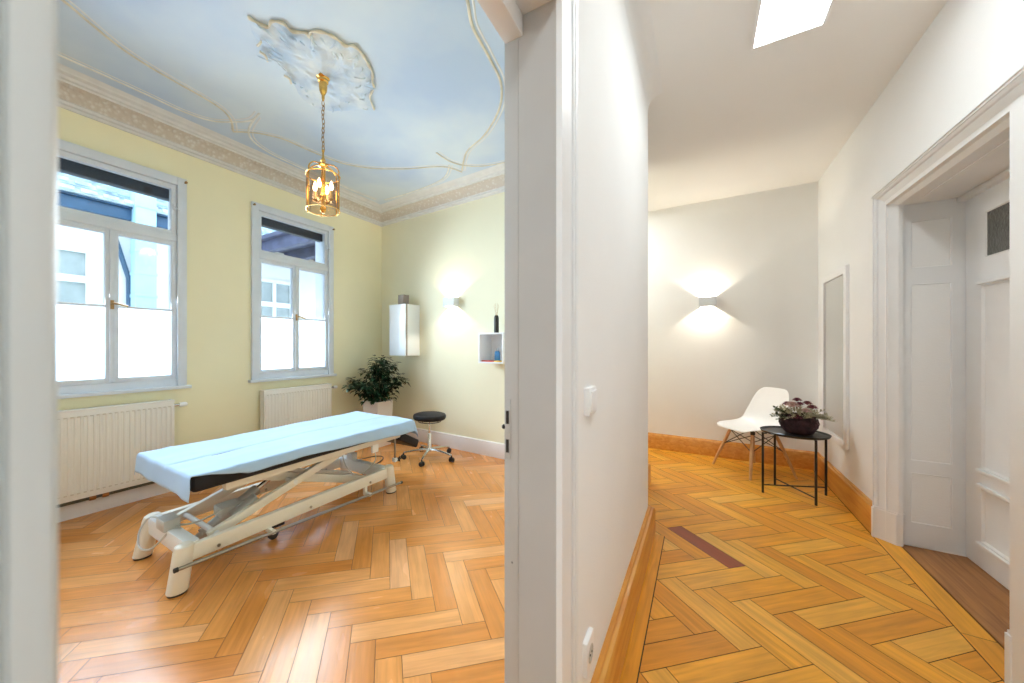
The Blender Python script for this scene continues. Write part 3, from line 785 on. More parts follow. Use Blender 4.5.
bt = thing('blue_bottle', 'small blue bottle standing inside the cube shelf', 'bottle', p)
mb = MB(); mb.lathe((0, 0, 0), [(.028, 0), (.031, .005), (.031, .095), (.022, .110), (.014, .115)], 18); mb.build('bottle_body', M['blue_bottle'], bt)
mb = MB(); mb.lathe((0, 0, .114), [(.016, 0), (.017, .003), (.017, .028), (.015, .03)], 14); mb.build('bottle_cap', M['grey_plastic'], bt)
p = mt @ V((-.02, -.165, 1.076))
for (nm, m, dx, w, lab) in (('folded_cloth', 'red_cloth', -.045, .075, 'red folded cloth lying in the cube shelf'), ('folded_cloth', 'yellow_cloth', .068, .032, 'yellow folded cloth lying at the side of the cube shelf')):
    mb = MB(); mb.box((-w, -.05, 0), (w, .03, .008), .003); mb.box((-w*.9, -.045, .008), (w*.7, .025, .014), .003)
    o = tag(mb.build(nm, M[m]), lab, 'cloth'); o.location = p+V((dx, 0, 0)); o.rotation_euler.z = ang

# ------------------------------------------------------------------ potted plant
PX, PY = -3.42, 3.27
pl = thing('potted_plant', 'bushy dark green plant in a tall square white pot in the room corner', 'plant', (PX, PY, 0))
mb = MB(); w0, w1, ph = .115, .133, .56
for (za, zb, wa, wb_, inn) in ((0, ph, w0, w1, 0),):
    o1 = [mb.bm.verts.new((sx*wa, sy*wa, za)) for sx, sy in ((-1, -1), (1, -1), (1, 1), (-1, 1))]
    o2 = [mb.bm.verts.new((sx*wb_, sy*wb_, zb)) for sx, sy in ((-1, -1), (1, -1), (1, 1), (-1, 1))]
    o3 = [mb.bm.verts.new((sx*(wb_-.014), sy*(wb_-.014), zb)) for sx, sy in ((-1, -1), (1, -1), (1, 1), (-1, 1))]
    o4 = [mb.bm.verts.new((sx*(wb_-.018), sy*(wb_-.018), zb-.05)) for sx, sy in ((-1, -1), (1, -1), (1, 1), (-1, 1))]
    mb.skin([o1, o2, o3, o4])
bmesh.ops.bevel(mb.bm, geom=[e for e in mb.bm.edges], offset=.004, segments=2, affect='EDGES')
mb.build('pot', M['pot'], pl)
mb = MB(); mb.box((-.116, -.116, ph-.05), (.116, .116, ph-.028), .006); mb.build('soil', M['soil'], pl)
rng = random.Random(5)
stems = []; lf = MB()
def leaf(mb, p, d, up, L, W, fold=.25):
    d = d.normalized(); s = d.cross(up)
    s = s.normalized() if s.length > 1e-3 else d.orthogonal().normalized()
    n = s.cross(d).normalized()
    a = mb.bm.verts.new(p); tip = mb.bm.verts.new(p+d*L-n*L*.18)
    m1 = mb.bm.verts.new(p+d*L*.45); 
    l1 = mb.bm.verts.new(p+d*L*.38+s*W+n*W*fold); r1_ = mb.bm.verts.new(p+d*L*.38-s*W+n*W*fold)
    l2 = mb.bm.verts.new(p+d*L*.72+s*W*.6-n*L*.04+n*W*fold*.6); r2_ = mb.bm.verts.new(p+d*L*.72-s*W*.6-n*L*.04+n*W*fold*.6)
    m2 = mb.bm.verts.new(p+d*L*.74-n*L*.06)
    for f in ((a, m1, l1), (a, r1_, m1), (m1, m2, l2, l1), (m1, r1_, r2_, m2), (m2, tip, l2), (m2, r2_, tip)):
        mb.bm.faces.new(f).material_index = mb.cur
for k in range(15):
    a = k*2.399; rad = .04+.07*rng.random()
    b = V((rad*math.cos(a), rad*math.sin(a), ph-.03))
    out_ = .10+.24*math.sqrt(rng.random()); h = .48-.42*(out_/.34)**2*.62+rng.uniform(-.06, .04)
    if k % 5 == 0: out_ = .06; h = .50+.02*rng.random()
    tip = V((out_*math.cos(a+.3), out_*math.sin(a+.3), ph+h))
    mid = b.lerp(tip, .5)+V((0, 0, .06))
    P = smooth_path([b, mid, tip], 8)
    st = MB(); st.tube(P, .005, 6, rs=[.007-.005*i/len(P) for i in range(len(P))]); st.build('stem', M['stem'], pl)
    for i, p in enumerate(P):
        if i < 3: continue
        for q in range(7):
            ph_ = rng.random()*2*PI; dr = V((math.cos(ph_), math.sin(ph_), rng.uniform(-.45, .55)))
            off = dr*rng.uniform(.01, .085)
            leaf(lf, p+off, dr+V((0, 0, -.15)), V((0, 0, 1)), rng.uniform(.055, .095), rng.uniform(.018, .028))
fo = lf.build('foliage', M['leaf'], pl, angle=60)
# keep the leaves off the two walls
for v in fo.data.vertices:
    v.co.x = max(v.co.x, XW+.02-PX); v.co.y = min(v.co.y, yb(PX)-.035-PY)

# ------------------------------------------------------------------ lantern
ln = thing('hanging_lantern', 'brass lantern with smoked glass panes hanging by a chain from the painted ceiling', 'pendant lamp', (LX, LY, HL))
mb = MB(); mb.lathe((0, 0, 0), [(.044, .0), (.045, -.008), (.034, -.014), (.030, -.020), (.036, -.026), (.036, -.038), (.028, -.046), (.028, -.075), (.025, -.100), (.017, -.118), (.010, -.130), (.010, -.150), (.006, -.166)], 24)
part_ = mb.build('ceiling_canopy', M['brass'], ln)
zt, zb_ = -.17, -.515; n = 11
for k in range(n):
    z = zt-(zt-zb_)*(k+.5)/n; L = (zt-zb_)/n*.68
    pts = []
    for i in range(14):
        a = 2*PI*i/14; u = .0095*math.cos(a); w = L*math.sin(a)
        pts.append((u, .003*math.sin(k*1.7), z+w) if k % 2 else (.003*math.sin(k*2.1), u, z+w))
    mb = MB(); mb.tube(pts, .0027, 6, closed=True); mb.build('chain_link', M['brass_old'], ln)
mb = MB(); mb.lathe((0, 0, 0), [(.004, -.505), (.010, -.515), (.006, -.53), (.007, -.56), (.014, -.575), (.018, -.585), (.010, -.60), (.030, -.610), (.034, -.622), (.018, -.63)], 18)
mb.build('top_finial', M['brass'], ln)
RT, zT, zB = .111, -.690, -.930
for z in (zT, zB):
    mb = MB(); pts = [(RT*math.cos(2*PI*k/48), RT*math.sin(2*PI*k/48), z) for k in range(48)]
    mb.tube(pts, .0038, 6, closed=True); mb.build('brass_ring', M['brass'], ln)
NP = 6
for k in range(NP):
    a = 2*PI*(k+.5)/NP; ca, sa = math.cos(a), math.sin(a)
    mb = MB(); mb.tube([(RT*ca, RT*sa, zT+.022), (RT*ca, RT*sa, zT), (RT*ca, RT*sa, zB), (RT*ca, RT*sa, zB-.012)], .0032, 6)
    mb.lathe((RT*ca, RT*sa, zT+.018), [(.004, 0), (.006, .006), (.002, .014)], 8); mb.build('corner_post', M['brass'], ln)
    mb = MB(); mb.tube(smooth_path([(RT*ca, RT*sa, zT+.01), (RT*.95*ca, RT*.95*sa, zT+.040), (RT*.70*ca, RT*.70*sa, zT+.068), (RT*.36*ca, RT*.36*sa, zT+.078), (.018*ca, .018*sa, zT+.085)], 5), .0042, 6); mb.build('crown_rib', M['brass'], ln)
    mb = MB(); a0, a1 = 2*PI*(k-.5)/NP, 2*PI*(k+.5)/NP
    rows = []
    for z in (zB+.004, zT-.003):
        rows.append([mb.bm.verts.new(((RT-.001)*math.cos(a0+(a1-a0)*i/8), (RT-.001)*math.sin(a0+(a1-a0)*i/8), z)) for i in range(9)])
    mb.skin(rows, closed=False, cap0=False, cap1=False); mb.build('glass_panel', M['smoke_glass'], ln)
mb = MB(); mb.lathe((0, 0, 0), [(.014, zT+.09), (.016, zT+.06), (.010, zT+.03), (.010, zT-.12), (.018, zT-.13), (.022, zT-.145), (.012, zT-.165), (.010, zB+.03), (.020, zB+.02), (.022, zB-.002), (.008, zB-.02)], 18)
mb.build('centre_stem', M['brass'], ln)
for k in range(4):
    a = 2*PI*k/4+.5; ca, sa = math.cos(a), math.sin(a); r = .058
    mb = MB(); mb.tube(smooth_path([(.012*ca, .012*sa, zT-.15), (.035*ca, .035*sa, zT-.182), (r*ca, r*sa, zT-.170)], 5), .0042, 6)
    mb.lathe((r*ca, r*sa, zT-.174), [(.006, 0), (.017, .006), (.018, .010), (.010, .014)], 12); arm = mb.build('candle_arm', M['brass'], ln)
    mb = MB(); mb.cyl((r*ca, r*sa, zT-.162), (r*ca, r*sa, zT-.105), .0085, n=10); mb.build('candle_sleeve', M['candle'], arm)
    mb = MB(); mb.lathe((r*ca, r*sa, zT-.106), [(.006, 0), (.0135, .016), (.0145, .028), (.009, .052), (.002, .068)], 12); mb.build('candle_bulb', M['bulb'], arm)
l = bpy.data.lights.new('lantern_light', 'POINT'); l.energy = 1.6; l.color = (1, .72, .38); l.shadow_soft_size = .05
o = bpy.data.objects.new('lantern_light', l); C.objects.link(o); o.parent = ln; o.location = (0, 0, zT-.07)

# ------------------------------------------------------------------ treatment table
XL, XR, Y0, Y1 = -2.775, -2.222, .753, 2.275
tb = thing('treatment_table', 'long electric treatment table with black padding on a cream scissor frame', 'treatment table', (-2.5, 1.5, 0))
MX0, MX1, MY0, MY1, MZ0, MZ1 = -2.865, -2.150, .800, 2.46, .500, .588
mb = MB(); mb.box((MX0, MY0, MZ0), (MX1, MY1, MZ1), .028, 3); part(mb, 'mattress', M['black_vinyl'], tb)
for x in (XL-.005, XR-.005):
    mb = MB(); mb.box((x-.022, .98, .448), (x+.022, 2.38, .502), .006); part(mb, 'top_rail', M['cream_metal'], tb)
for y in (1.02, 1.85, 2.36):
    mb = MB(); mb.box((XL, y-.02, .452), (XR, y+.02, .496), .005); part(mb, 'top_crossbar', M['cream_metal'], tb)
def make_leg(x, y, s):
    mb = MB(); rings = []
    lean = 1.0 if x < -2.5 else .62
    for (h, r, off) in ((.010, .038, 0), (.014, .040, 0), (.12, .039, .024), (.205, .038, .042), (.228, .035, .047), (.237, .024, .049)):
        c = V((x, y+s*off*lean, h)); rings.append(mb.ring(c, V((1, 0, 0)), V((0, 1, 0)), r, r*1.2, 24))
    mb.skin(rings); lg = part(mb, 'leg', M['cream_metal'], tb)
    mb = MB(); mb.skin([mb.ring(V((x, y, 0)), V((1, 0, 0)), V((0, 1, 0)), .036, .043, 24), mb.ring(V((x, y, .011)), V((1, 0, 0)), V((0, 1, 0)), .038, .045, 24)]); part(mb, 'foot_pad', M['rubber'], lg)
    if x < -2.5:
        mb = MB(); mb.lathe((x-.036, y+s*.034*lean, .165), [(.007, 0), (.009, .004), (.007, .010)], 10, (-1, 0, 0)); part(mb, 'end_cap', M['black_metal'], lg)
for x, ya_, yb_ in ((XL, Y0+.030, Y1-.005), (XR, Y0+.010, Y1)): make_leg(x, ya_, 1); make_leg(x, yb_, -1)
for x in (XL, XR):
    mb = MB(); mb.box((x-.019, Y0+.06, .140), (x+.019, Y1-.06, .222), .008); rl = part(mb, 'base_rail', M['cream_metal'], tb)
    for y in (Y0+.19, 1.50, Y1-.25):
        mb = MB(); mb.cyl((x-.023, y, .165), (x+.023, y, .165), .009, n=12); part(mb, 'bolt', M['steel'], rl)
for y in (Y0+.078, Y1-.068):
    mb = MB(); mb.box((XL, y-.032, .135), (XR, y+.032, .232), .010); part(mb, 'base_crossbeam', M['white_metal'], tb)
def bar(name, a, b, w, h, m, r=.008):
    a, b = V(a), V(b); d = b-a; L = d.length; q = d.to_track_quat('Y', 'Z').to_matrix().to_4x4()
    mb = MB(); mb.box((-w, -.02, -h), (w, L+.02, h), r, mtx=Matrix.Translation(a) @ q); return part(mb, name, m, tb)
for x in (-2.30, -2.70):
    bar('scissor_arm', (x, .95, .195), (x, 1.90, .462), .017, .026, M['cream_metal'])
for x in (-2.40, -2.60):
    bar('scissor_arm', (x, 1.12, .462), (x, 2.14, .115), .022, .030, M['cream_metal'])
for (y, z) in ((.965, .20), (1.44, .335), (1.88, .455), (2.12, .125), (1.14, .455)):
    mb = MB(); mb.cyl((-2.725, y, z), (-2.275, y, z), .015, n=12); part(mb, 'pivot_tube', M['white_metal'], tb)
mb = MB(); mb.cyl((-2.5, .98, .125), (-2.5, 1.30, .290), .034, n=18); mb.cyl((-2.5, .93, .10), (-2.5, .99, .13), .022, n=12)
ac = part(mb, 'lift_actuator', M['grey_metal'], tb)
mb = MB(); mb.cyl((-2.5, 1.30, .290), (-2.5, 1.62, .452), .016, n=14); part(mb, 'piston', M['chrome'], ac)
mb = MB(); mb.box((-2.56, 1.06, .19), (-2.44, 1.20, .26), .02, mtx=None); part(mb, 'motor', M['grey_plastic'], ac)
mb = MB(); mb.cyl((-2.40, 1.10, .205), (-2.40, 1.24, .275), .034, n=14); part(mb, 'motor_cover', M['grey_metal'], ac)
mb = MB(); mb.box((-2.575, Y0+.030, .222), (-2.465, Y0+.110, .286), .008); cbx = part(mb, 'control_box', M['grey_plastic'], tb)
mb = MB(); mb.tube(smooth_path([(-2.57, Y0+.06, .262), (-2.66, Y0+.03, .262), (-2.68, Y0-.01, .20), (-2.62, Y0-.03, .135), (-2.52, Y0-.01, .14), (-2.47, Y0+.05, .215)], 6), .005, 6)
mb.tube(smooth_path([(-2.465, Y0+.08, .25), (-2.44, Y0+.16, .235), (-2.45, 1.02, .24), (-2.46, 1.10, .25)], 6), .005, 6); part(mb, 'cable', M['grey_plastic'], cbx)
mb = MB(); mb.cyl((-2.155, .735, .152), (-2.155, 2.33, .078), .0095, n=12); rd = part(mb, 'foot_switch_rod', M['steel'], tb)
for a, b in (((-2.155, .725, .1525), (-2.155, .742, .1517)), ((-2.155, 2.32, .0785), (-2.155, 2.338, .0777))):
    mb = MB(); mb.cyl(a, b, .0115, n=12); part(mb, 'rod_end_cap', M['rubber'], rd)
for y, z in ((1.22, .13), (1.98, .094)):
    mb = MB(); mb.box((-2.21, y-.012, z-.012), (-2.148, y+.012, z+.012), .004); mb.box((-2.222, y-.014, z-.012), (-2.20, y+.014, .15), .004); part(mb, 'rod_bracket', M['cream_metal'], tb)
mb = MB(); mb.lathe((-2.335, 1.31, .032), [(.02, 0), (.032, .004), (.032, .022), (.02, .026)], 18, (1, 0, 0)); mb.cyl((-2.322, 1.31, .03), (-2.322, 1.31, .12), .008, n=8); mb.box((-2.335, 1.28, .105), (-2.24, 1.34, .145), .004); part(mb, 'support_wheel', M['rubber'], tb)
# tilted head section, its support pole and the hand control
mt = Matrix.Translation((-2.44, 2.375, .470)) @ Matrix.Rotation(math.radians(-27), 4, 'X')
mb = MB(); mb.box((-.25, 0, -.05), (.25, .26, .025), .022, 3, mtx=mt); part(mb, 'head_section', M['black_vinyl'], tb)
mb = MB(); mb.cyl((-2.25, 2.352, .262), (-2.25, 2.352, .49), .0085, n=12); pr = part(mb, 'support_pole', M['steel'], tb)
mb = MB(); mb.box((-2.268, 2.334, .235), (-2.232, 2.370, .268), .005); part(mb, 'pole_block', M['white_metal'], pr)
mb = MB()
for k in range(5): mb.cyl((-2.232, 2.385, .252), (-2.232+.0, 2.385+.022*math.cos(k*1.257), .252+.022*math.sin(k*1.257)), .007, n=6)
mb.cyl((-2.25, 2.365, .252), (-2.232, 2.39, .252), .009, n=8); part(mb, 'clamp_knob', M['rubber'], pr)
mb = MB(); mb.box((-2.262, 2.085, .372), (-2.238, 2.150, .462), .008); rc = part(mb, 'hand_control', M['white_plastic'], tb)
mb = MB(); mb.box((-2.262, 2.10, .458), (-2.240, 2.13, .482), .002); part(mb, 'hanger_hook', M['steel'], rc)
mb = MB()
mb.tube(smooth_path([(-2.25, 2.12, .372), (-2.26, 2.13, .30), (-2.30, 2.06, .22), (-2.34, 1.98, .22), (-2.37, 1.92, .30), (-2.40, 1.90, .44)], 6), .0045, 6); part(mb, 'control_cable', M['grey_plastic'], rc)
mb = MB(); mb.tube(smooth_path([(-2.52, 2.20, .14), (-2.58, 2.32, .05), (-2.70, 2.48, .006), (-2.84, 2.66, .005), (-2.92, 2.86, .005), (-3.02, 2.94, .005), (-3.10, 2.86, .005), (-3.16, 2.70, .005), (-3.40, 2.60, .005), (-3.79, 2.62, .01)], 6), .005, 6); part(mb, 'power_cable', M['rubber'], tb)
mb = MB(); mb.box((-2.68, 2.18, .20), (-2.60, 2.235, .29), .006); part(mb, 'cover_plate', M['white_metal'], tb)

# sheet draped over the table
def sheet():
    mb = MB(); nx, ny = 96, 140; rows = []
    top = MZ1+.006; R = .022
    y_near, y_far = .122, .12
    ya, yb2 = MY0-.004, MY1+.004; xa, xb = MX0-.004, MX1+.004
    def hang_r(y):   # overhang on the visible side
        t = (y-ya)/(yb2-ya); ks = [(0, .012), (.05, .022), (.16, .068), (.36, .066), (.7, .092), (1, .108)]
        for (a, h0), (b, h1) in zip(ks, ks[1:]):
            if t <= b: return h0+(h1-h0)*max(0, (t-a)/(b-a))
        return ks[-1][1]
    def fold(d):     # arc length past edge -> (outward, down)
        if d <= 0: return d, 0
        if d < R*PI/2: a = d/R; return R*math.sin(a)*.55, R*(1-math.cos(a))
        return R*.55+(d-R*PI/2)*.10, R+(d-R*PI/2)
    for j in range(ny+1):
        t = j/ny
        s = -y_near + (yb2-ya+y_near+y_far)*t          # arc coordinate along y from near edge
        if s < 0: oy, dz_y = fold(-s); yy = ya-oy
        elif s > yb2-ya: oy, dz_y = fold(s-(yb2-ya)); yy = yb2+oy
        else: yy, dz_y = ya+s, 0
        row = []
        hr = hang_r(min(max(yy, ya), yb2)); hl = .095
        if s < 0: hr = .012+.10*0
        for i in range(nx+1):
            u = i/nx; w = -hl+(xb-xa+hl+hr)*u
            if w < 0: ox, dz_x = fold(-w); xx = xa-ox
            elif w > xb-xa: ox, dz_x = fold(w-(xb-xa)); xx = xb+ox
            else: xx, dz_x = xa+w, 0
            z = top-max(dz_x, dz_y)-.25*min(dz_x, dz_y)
            e = min(1, max(dz_x, dz_y)/.05)
            # soft rumples on top, deeper waves in the hanging edges
            z += .006*noise.noise(V((xx*4, yy*2.2, 0)))+.0045*noise.noise(V((xx*11, yy*6, 3)))
            cr = (xx+2.47-.02*math.sin(yy*3)); z -= .008*math.exp(-(cr/.012)**2)*(1 if dz_x == 0 and dz_y == 0 else .2)
            cr2 = (yy-.98-.1*(xx+2.5)); z += .003*math.exp(-(cr2/.02)**2)
            wob = .010*noise.noise(V((yy*7, 1.5, 0)))*e
            if dz_x > 0: xx += (wob+.004*e)*(1 if xx > -2.5 else -1)
            if dz_y > 0: yy_ = yy+(.012*noise.noise(V((xx*8, 4.2, 0)))*e)*(1 if s > 0 else -1)
            else: yy_ = yy
            if s < 0 and u > .8: z -= .012*((u-.8)/.2)*e; xx += .02*((u-.8)/.2)*e
            if s > yb2-ya and u > .85: xx += .02*((u-.85)/.15)*e
            if s > yb2-ya: z -= .02*u*e
            row.append(mb.bm.verts.new((xx, yy_, z)))
        rows.append(row)
    mb.skin(rows, closed=False, cap0=False, cap1=False)
    o = mb.build('treatment_sheet', M['sheet'], angle=80)
    md = o.modifiers.new('thickness', 'SOLIDIFY'); md.thickness = .002; md.offset = 1
    return tag(o, 'light blue paper sheet draped over the long treatment table', 'sheet')
sheet()

# ------------------------------------------------------------------ swivel stool
SX, SY = -2.53, 3.19
st = thing('swivel_stool', 'round black swivel stool with chrome five-star base near the back wall', 'stool', (SX, SY, 0))
mb = MB(); mb.lathe((0, 0, .430), [(.150, 0), (.172, .006), (.182, .020), (.183, .042), (.176, .056), (.155, .064), (.02, .067)], 40); mb.build('seat', M['black_vinyl'], st)
mb = MB(); mb.tube([(.125*math.cos(2*PI*k/36), .125*math.sin(2*PI*k/36), .412) for k in range(36)], .005, 6, closed=True)
for k in range(4):
    a = k*PI/2; mb.tube([(.125*math.cos(a), .125*math.sin(a), .412), (.10*math.cos(a), .10*math.sin(a), .432)], .004, 6)
mb.build('height_ring', M['black_metal'], st)
mb = MB(); mb.cyl((0, 0, .25), (0, 0, .432), .0125, n=16); mb.lathe((0, 0, 0), [(.020, .418), (.035, .424), (.035, .432)], 16); mb.build('gas_lift', M['chrome'], st)
mb = MB(); mb.lathe((0, 0, 0), [(.028, .075), (.030, .09), (.025, .11), (.022, .12), (.022, .27), (.018, .278)], 20); mb.build('column', M['chrome'], st)
for k in range(5):
    a = math.radians(4+72*k); ca, sa = math.cos(a), math.sin(a)
    mb = MB(); pts = [(.015*ca, .015*sa, .100), (.10*ca, .10*sa, .098), (.20*ca, .20*sa, .085), (.285*ca, .285*sa, .070)]
    mb.tube(smooth_path(pts, 4), .014, 10, rs=[.017-.006*i/12 for i in range(13)], flat=.85); lg = mb.build('base_arm', M['chrome'], st)
    mb = MB(); c = V((.285*ca, .285*sa, 0)); t = V((-sa, ca, 0)); b = a+.7*k; t = V((math.cos(b), math.sin(b), 0))
    for s in (-1, 1): mb.lathe(c+t*(s*.007)+V((0, 0, .026)), [(.018, 0), (.025, .002), (.026, .008), (.024, .016), (.012, .018)], 16, t*s)
    mb.cyl(c+V((0, 0, .03)), c+V((0, 0, .068)), .008, n=8); mb.build('caster', M['rubber'], st)

# ------------------------------------------------------------------ side chair
CX, CY = .435, 4.60
ch = thing('shell_chair', 'white moulded plastic shell chair on splayed wooden dowel legs', 'chair', (CX, CY, 0))
ch.rotation_euler.z = math.atan2(-.60, -.80)
pf = [(.235, .418, .165, 0, 0), (.225, .436, .195, .0, .002), (.190, .443, .218, .006, .008), (.12, .436, .232, .0, .022), (.03, .428, .238, .0, .034), (-.06, .430, .238, .01, .045), (-.125, .448, .236, .03, .05),
      (-.165, .490, .232, .055, .04), (-.188, .550, .228, .06, .02), (-.205, .620, .220, .05, 0), (-.222, .690, .208, .04, 0), (-.236, .755, .190, .03, 0), (-.246, .800, .165, .02, -.004), (-.252, .826, .125, .012, -.006)]
mb = MB(); NV = 16; rows = []
for (x, z, hw, fw, lift) in pf:
    row = []
    for i in range(NV+1):
        v = -1+2*i/NV; a = abs(v)
        row.append(mb.bm.verts.new((x+fw*a**2.4, hw*v*(1-.03*a), z+lift*a**2.4)))
    rows.append(row)
mb.skin(rows, closed=False, cap0=False, cap1=False)
o = mb.build('seat_shell', M['white_plastic'], ch, angle=180)
md = o.modifiers.new('solid', 'SOLIDIFY'); md.thickness = .007; md.offset = 0
md = o.modifiers.new('sub', 'SUBSURF'); md.levels = 2; md.render_levels = 2
tops = []
for sx in (1, -1):
    for sy in (1, -1):
        a = V((.115*sx, .13*sy, .405)); b = V((.232*sx, .232*sy, 0)); tops.append((a, b))
        mb = MB(); mb.skin([mb.ring(a.lerp(b, t), V((1, 0, 0)), V((0, 1, 0)), r, r, 14) for t, r in ((0, .014), (.25, .0165), (.6, .015), (1, .0105))])
        lg = mb.build('leg', M['beech'], ch)
        mb = MB(); mb.cyl(a+V((0, 0, -.012)), a+V((0, 0, .020)), .019, n=12); mb.tube([a+V((0, 0, .012)), V((.10*sx, .12*sy, .424))], .007, 6); mb.build('leg_bracket', M['black_metal'], lg)
pr = [(0, 1), (2, 3), (0, 2), (1, 3)]
for i, j in pr:
    (a0, b0), (a1, b1) = tops[i], tops[j]
    mb = MB(); mb.cyl(a0.lerp(b0, .04), a1.lerp(b1, .42), .0042, n=6); mb.cyl(a1.lerp(b1, .04), a0.lerp(b0, .42), .0042, n=6); mb.build('wire_brace', M['black_metal'], ch)

# ------------------------------------------------------------------ tray table, bowl, flowers, card
TX, TY, TZ = .662, 4.075, .525
tt = thing('tray_table', 'black round metal tray side table standing in front of the white chair', 'side table', (TX, TY, 0))
mb = MB(); mb.lathe((0, 0, TZ-.035), [(.210, .017), (.217, .020), (.2225, .035), (.2245, .036), (.2235, .032), (.215, .0225), (.02, .022)], 56); mb.build('tray', M['black_metal'], tt)
feet = [(.449, 3.99), (.566, 4.279), (.883, 4.195), (.762, 3.889)]
F = [V((x-TX-.003, y-TY-.012, 0)) for x, y in feet]
mid = sum(F, V((0, 0, 0)))/4; F = [f-mid for f in F]
for f in F:
    n = f.normalized(); g = n*.218
    mb = MB(); mb.cyl((f.x, f.y, 0), (f.x, f.y, TZ-.012), .0085, n=12); mb.tube([(f.x, f.y, TZ-.020), (g.x*.96, g.y*.96, TZ-.020)], .006, 6)
    mb.build('leg', M['black_metal'], tt)
for a, b in ((0, 2), (1, 3)):
    mb = MB(); mb.cyl((F[a].x, F[a].y, .055+.012*(a == 0)), (F[b].x, F[b].y, .055+.012*(a == 0)), .0055, n=8); mb.build('cross_brace', M['black_metal'], tt)
zt_ = TZ-.0125
BX, BY = TX+.030, TY+.01
bw = thing('flower_bowl', 'dark plum woven twig bowl holding dried flowers on the black tray table', 'bowl', (BX, BY, zt_))
mb = MB(); mb.lathe((0, 0, 0), [(.070, 0), (.092, .012), (.114, .050), (.119, .095), (.110, .140), (.098, .160), (.090, .152), (.100, .10), (.09, .05), (.04, .02)], 32); mb.build('bowl_body', M['twig'], bw)
mb = MB(); rg = random.Random(3)
for k in range(110):
    a = rg.random()*2*PI; z = rg.uniform(.012, .155); ln_ = rg.uniform(.5, 1.2); pts = []
    for i in range(7):
        aa = a+ln_*(i/6-.5); zz = min(.166, max(.008, z+.02*math.sin(i*1.3+k)+rg.uniform(-.006, .006)))
        rr = .071+.050*math.sin(min(1, zz/.095)*PI/2)-(max(0, zz-.095)**2)*5+rg.uniform(.0, .006)
        pts.append((rr*math.cos(aa), rr*math.sin(aa), zz))
    mb.tube(pts, rg.uniform(.0025, .0045), 5)
mb.build('woven_twigs', M['twig'], bw); 
fa = thing('dried_flower_arrangement', 'dried flowers in dusty pink, plum and sage green filling the woven bowl', 'flowers', (BX, BY, zt_+.150))
def bloom(c, r, m, name, n=5):
    mb = MB()
    for ly in range(4):
        k = 6+2*ly; rad = r*(.25+.22*ly); hgt = r*(.75-.22*ly)
        for i in range(k):
            a = 2*PI*i/k+ly*.5; d = V((math.cos(a), math.sin(a), .75-.25*ly))
            leaf(mb, V(c)+V((rad*.3*math.cos(a), rad*.3*math.sin(a), hgt*.5)), d, V((0, 0, 1)), r*(.65+.12*ly), r*.30, .4)
    mb.lathe(V(c)+V((0, 0, -.008)), [(r*.25, 0), (r*.4, r*.3), (r*.3, r*.7), (r*.05, r*.85)], 10)
    mb.build(name, m, fa, angle=70)
for (x, y, z, r, m) in ((-.045, -.050, .085, .046, 'fl_pink'), (-.03, -.105, -.005, .034, 'fl_plum'), (-.005, .02, .125, .030, 'fl_plum'), (.055, .0, .105, .030, 'fl_plum'), (.075, -.05, .080, .030, 'fl_plum'), (.03, -.085, .05, .034, 'fl_pink'), (.095, .03, .070, .028, 'fl_plum'), (-.06, .06, .08, .034, 'fl_plum'), (.0, -.04, .10, .026, 'fl_plum')):
    bloom((x, y, z), r, M[m], 'flower_head')
rg = random.Random(9)
def sprig(a, el, L, m, name, lw=.006, n=14):
    d = V((math.cos(a)*math.cos(el), math.sin(a)*math.cos(el), math.sin(el)))
    b = V((.05*math.cos(a), .05*math.sin(a), -.02)); P = [b+d*(L*t)+V((0, 0, -.25*L*t*t)) for t in (0, .25, .5, .75, 1)]
    mb = MB(); mb.tube(P, .0016, 5)
    for k in range(n):
        t = .35+.65*k/n; p = b+d*(L*t)+V((0, 0, -.25*L*t*t)); q = rg.random()*2*PI
        dr = (d+V((math.cos(q), math.sin(q), rg.uniform(-.5, .9)))*.9)
        leaf(mb, p, dr, V((0, 0, 1)), rg.uniform(.020, .034), lw, .2)
    mb.build(name, m, fa, angle=70)
for k in range(56): sprig(k*2.4+rg.uniform(-.3, .3), rg.uniform(.15, 1.3), rg.uniform(.10, .170), M['fl_sage'], 'sage_sprig')
for k in range(5): sprig(-.25+rg.uniform(-.5, .5), rg.uniform(.2, .6), rg.uniform(.14, .18), M['fl_sage'], 'sage_sprig')
for k in range(7): sprig(3.5+rg.uniform(-.5, .5), rg.uniform(.15, .8), rg.uniform(.13, .19), M['fl_green'], 'green_sprig', .010, 9)
mb = MB(); mb.box((-.046, -.026, 0), (.046, .026, .003), .001)
o = tag(mb.build('printed_card', M['card']), 'small pale blue card lying on the black tray beside the bowl', 'card'); o.location = (TX-.128, TY-.118, zt_+.0005); o.rotation_euler.z = .50

# ------------------------------------------------------------------ wall mirror
mi = thing('wall_mirror', 'tall rectangular mirror with a white frame on the corridor wall', 'mirror', (RW, 4.42, .42))
y0, y1, z0, z1, fw, fd = 4.085, 4.775, .415, 1.895, .062, .022
mb = MB()
for a, b in (((y0, z0), (y0+fw, z1)), ((y1-fw, z0), (y1, z1)), ((y0+fw, z0), (y1-fw, z0+fw)), ((y0+fw, z1-fw), (y1-fw, z1))):
    mb.box((RW-fd, a[0], a[1]), (RW, b[0], b[1]), .003)
part(mb, 'mirror_frame', M['white_plastic'], mi)
mb = MB(); mb.box((RW-.012, y0+fw-.003, z0+fw-.003), (RW-.004, y1-fw+.003, z1-fw+.003)); part(mb, 'mirror_glass', M['mirror'], mi)

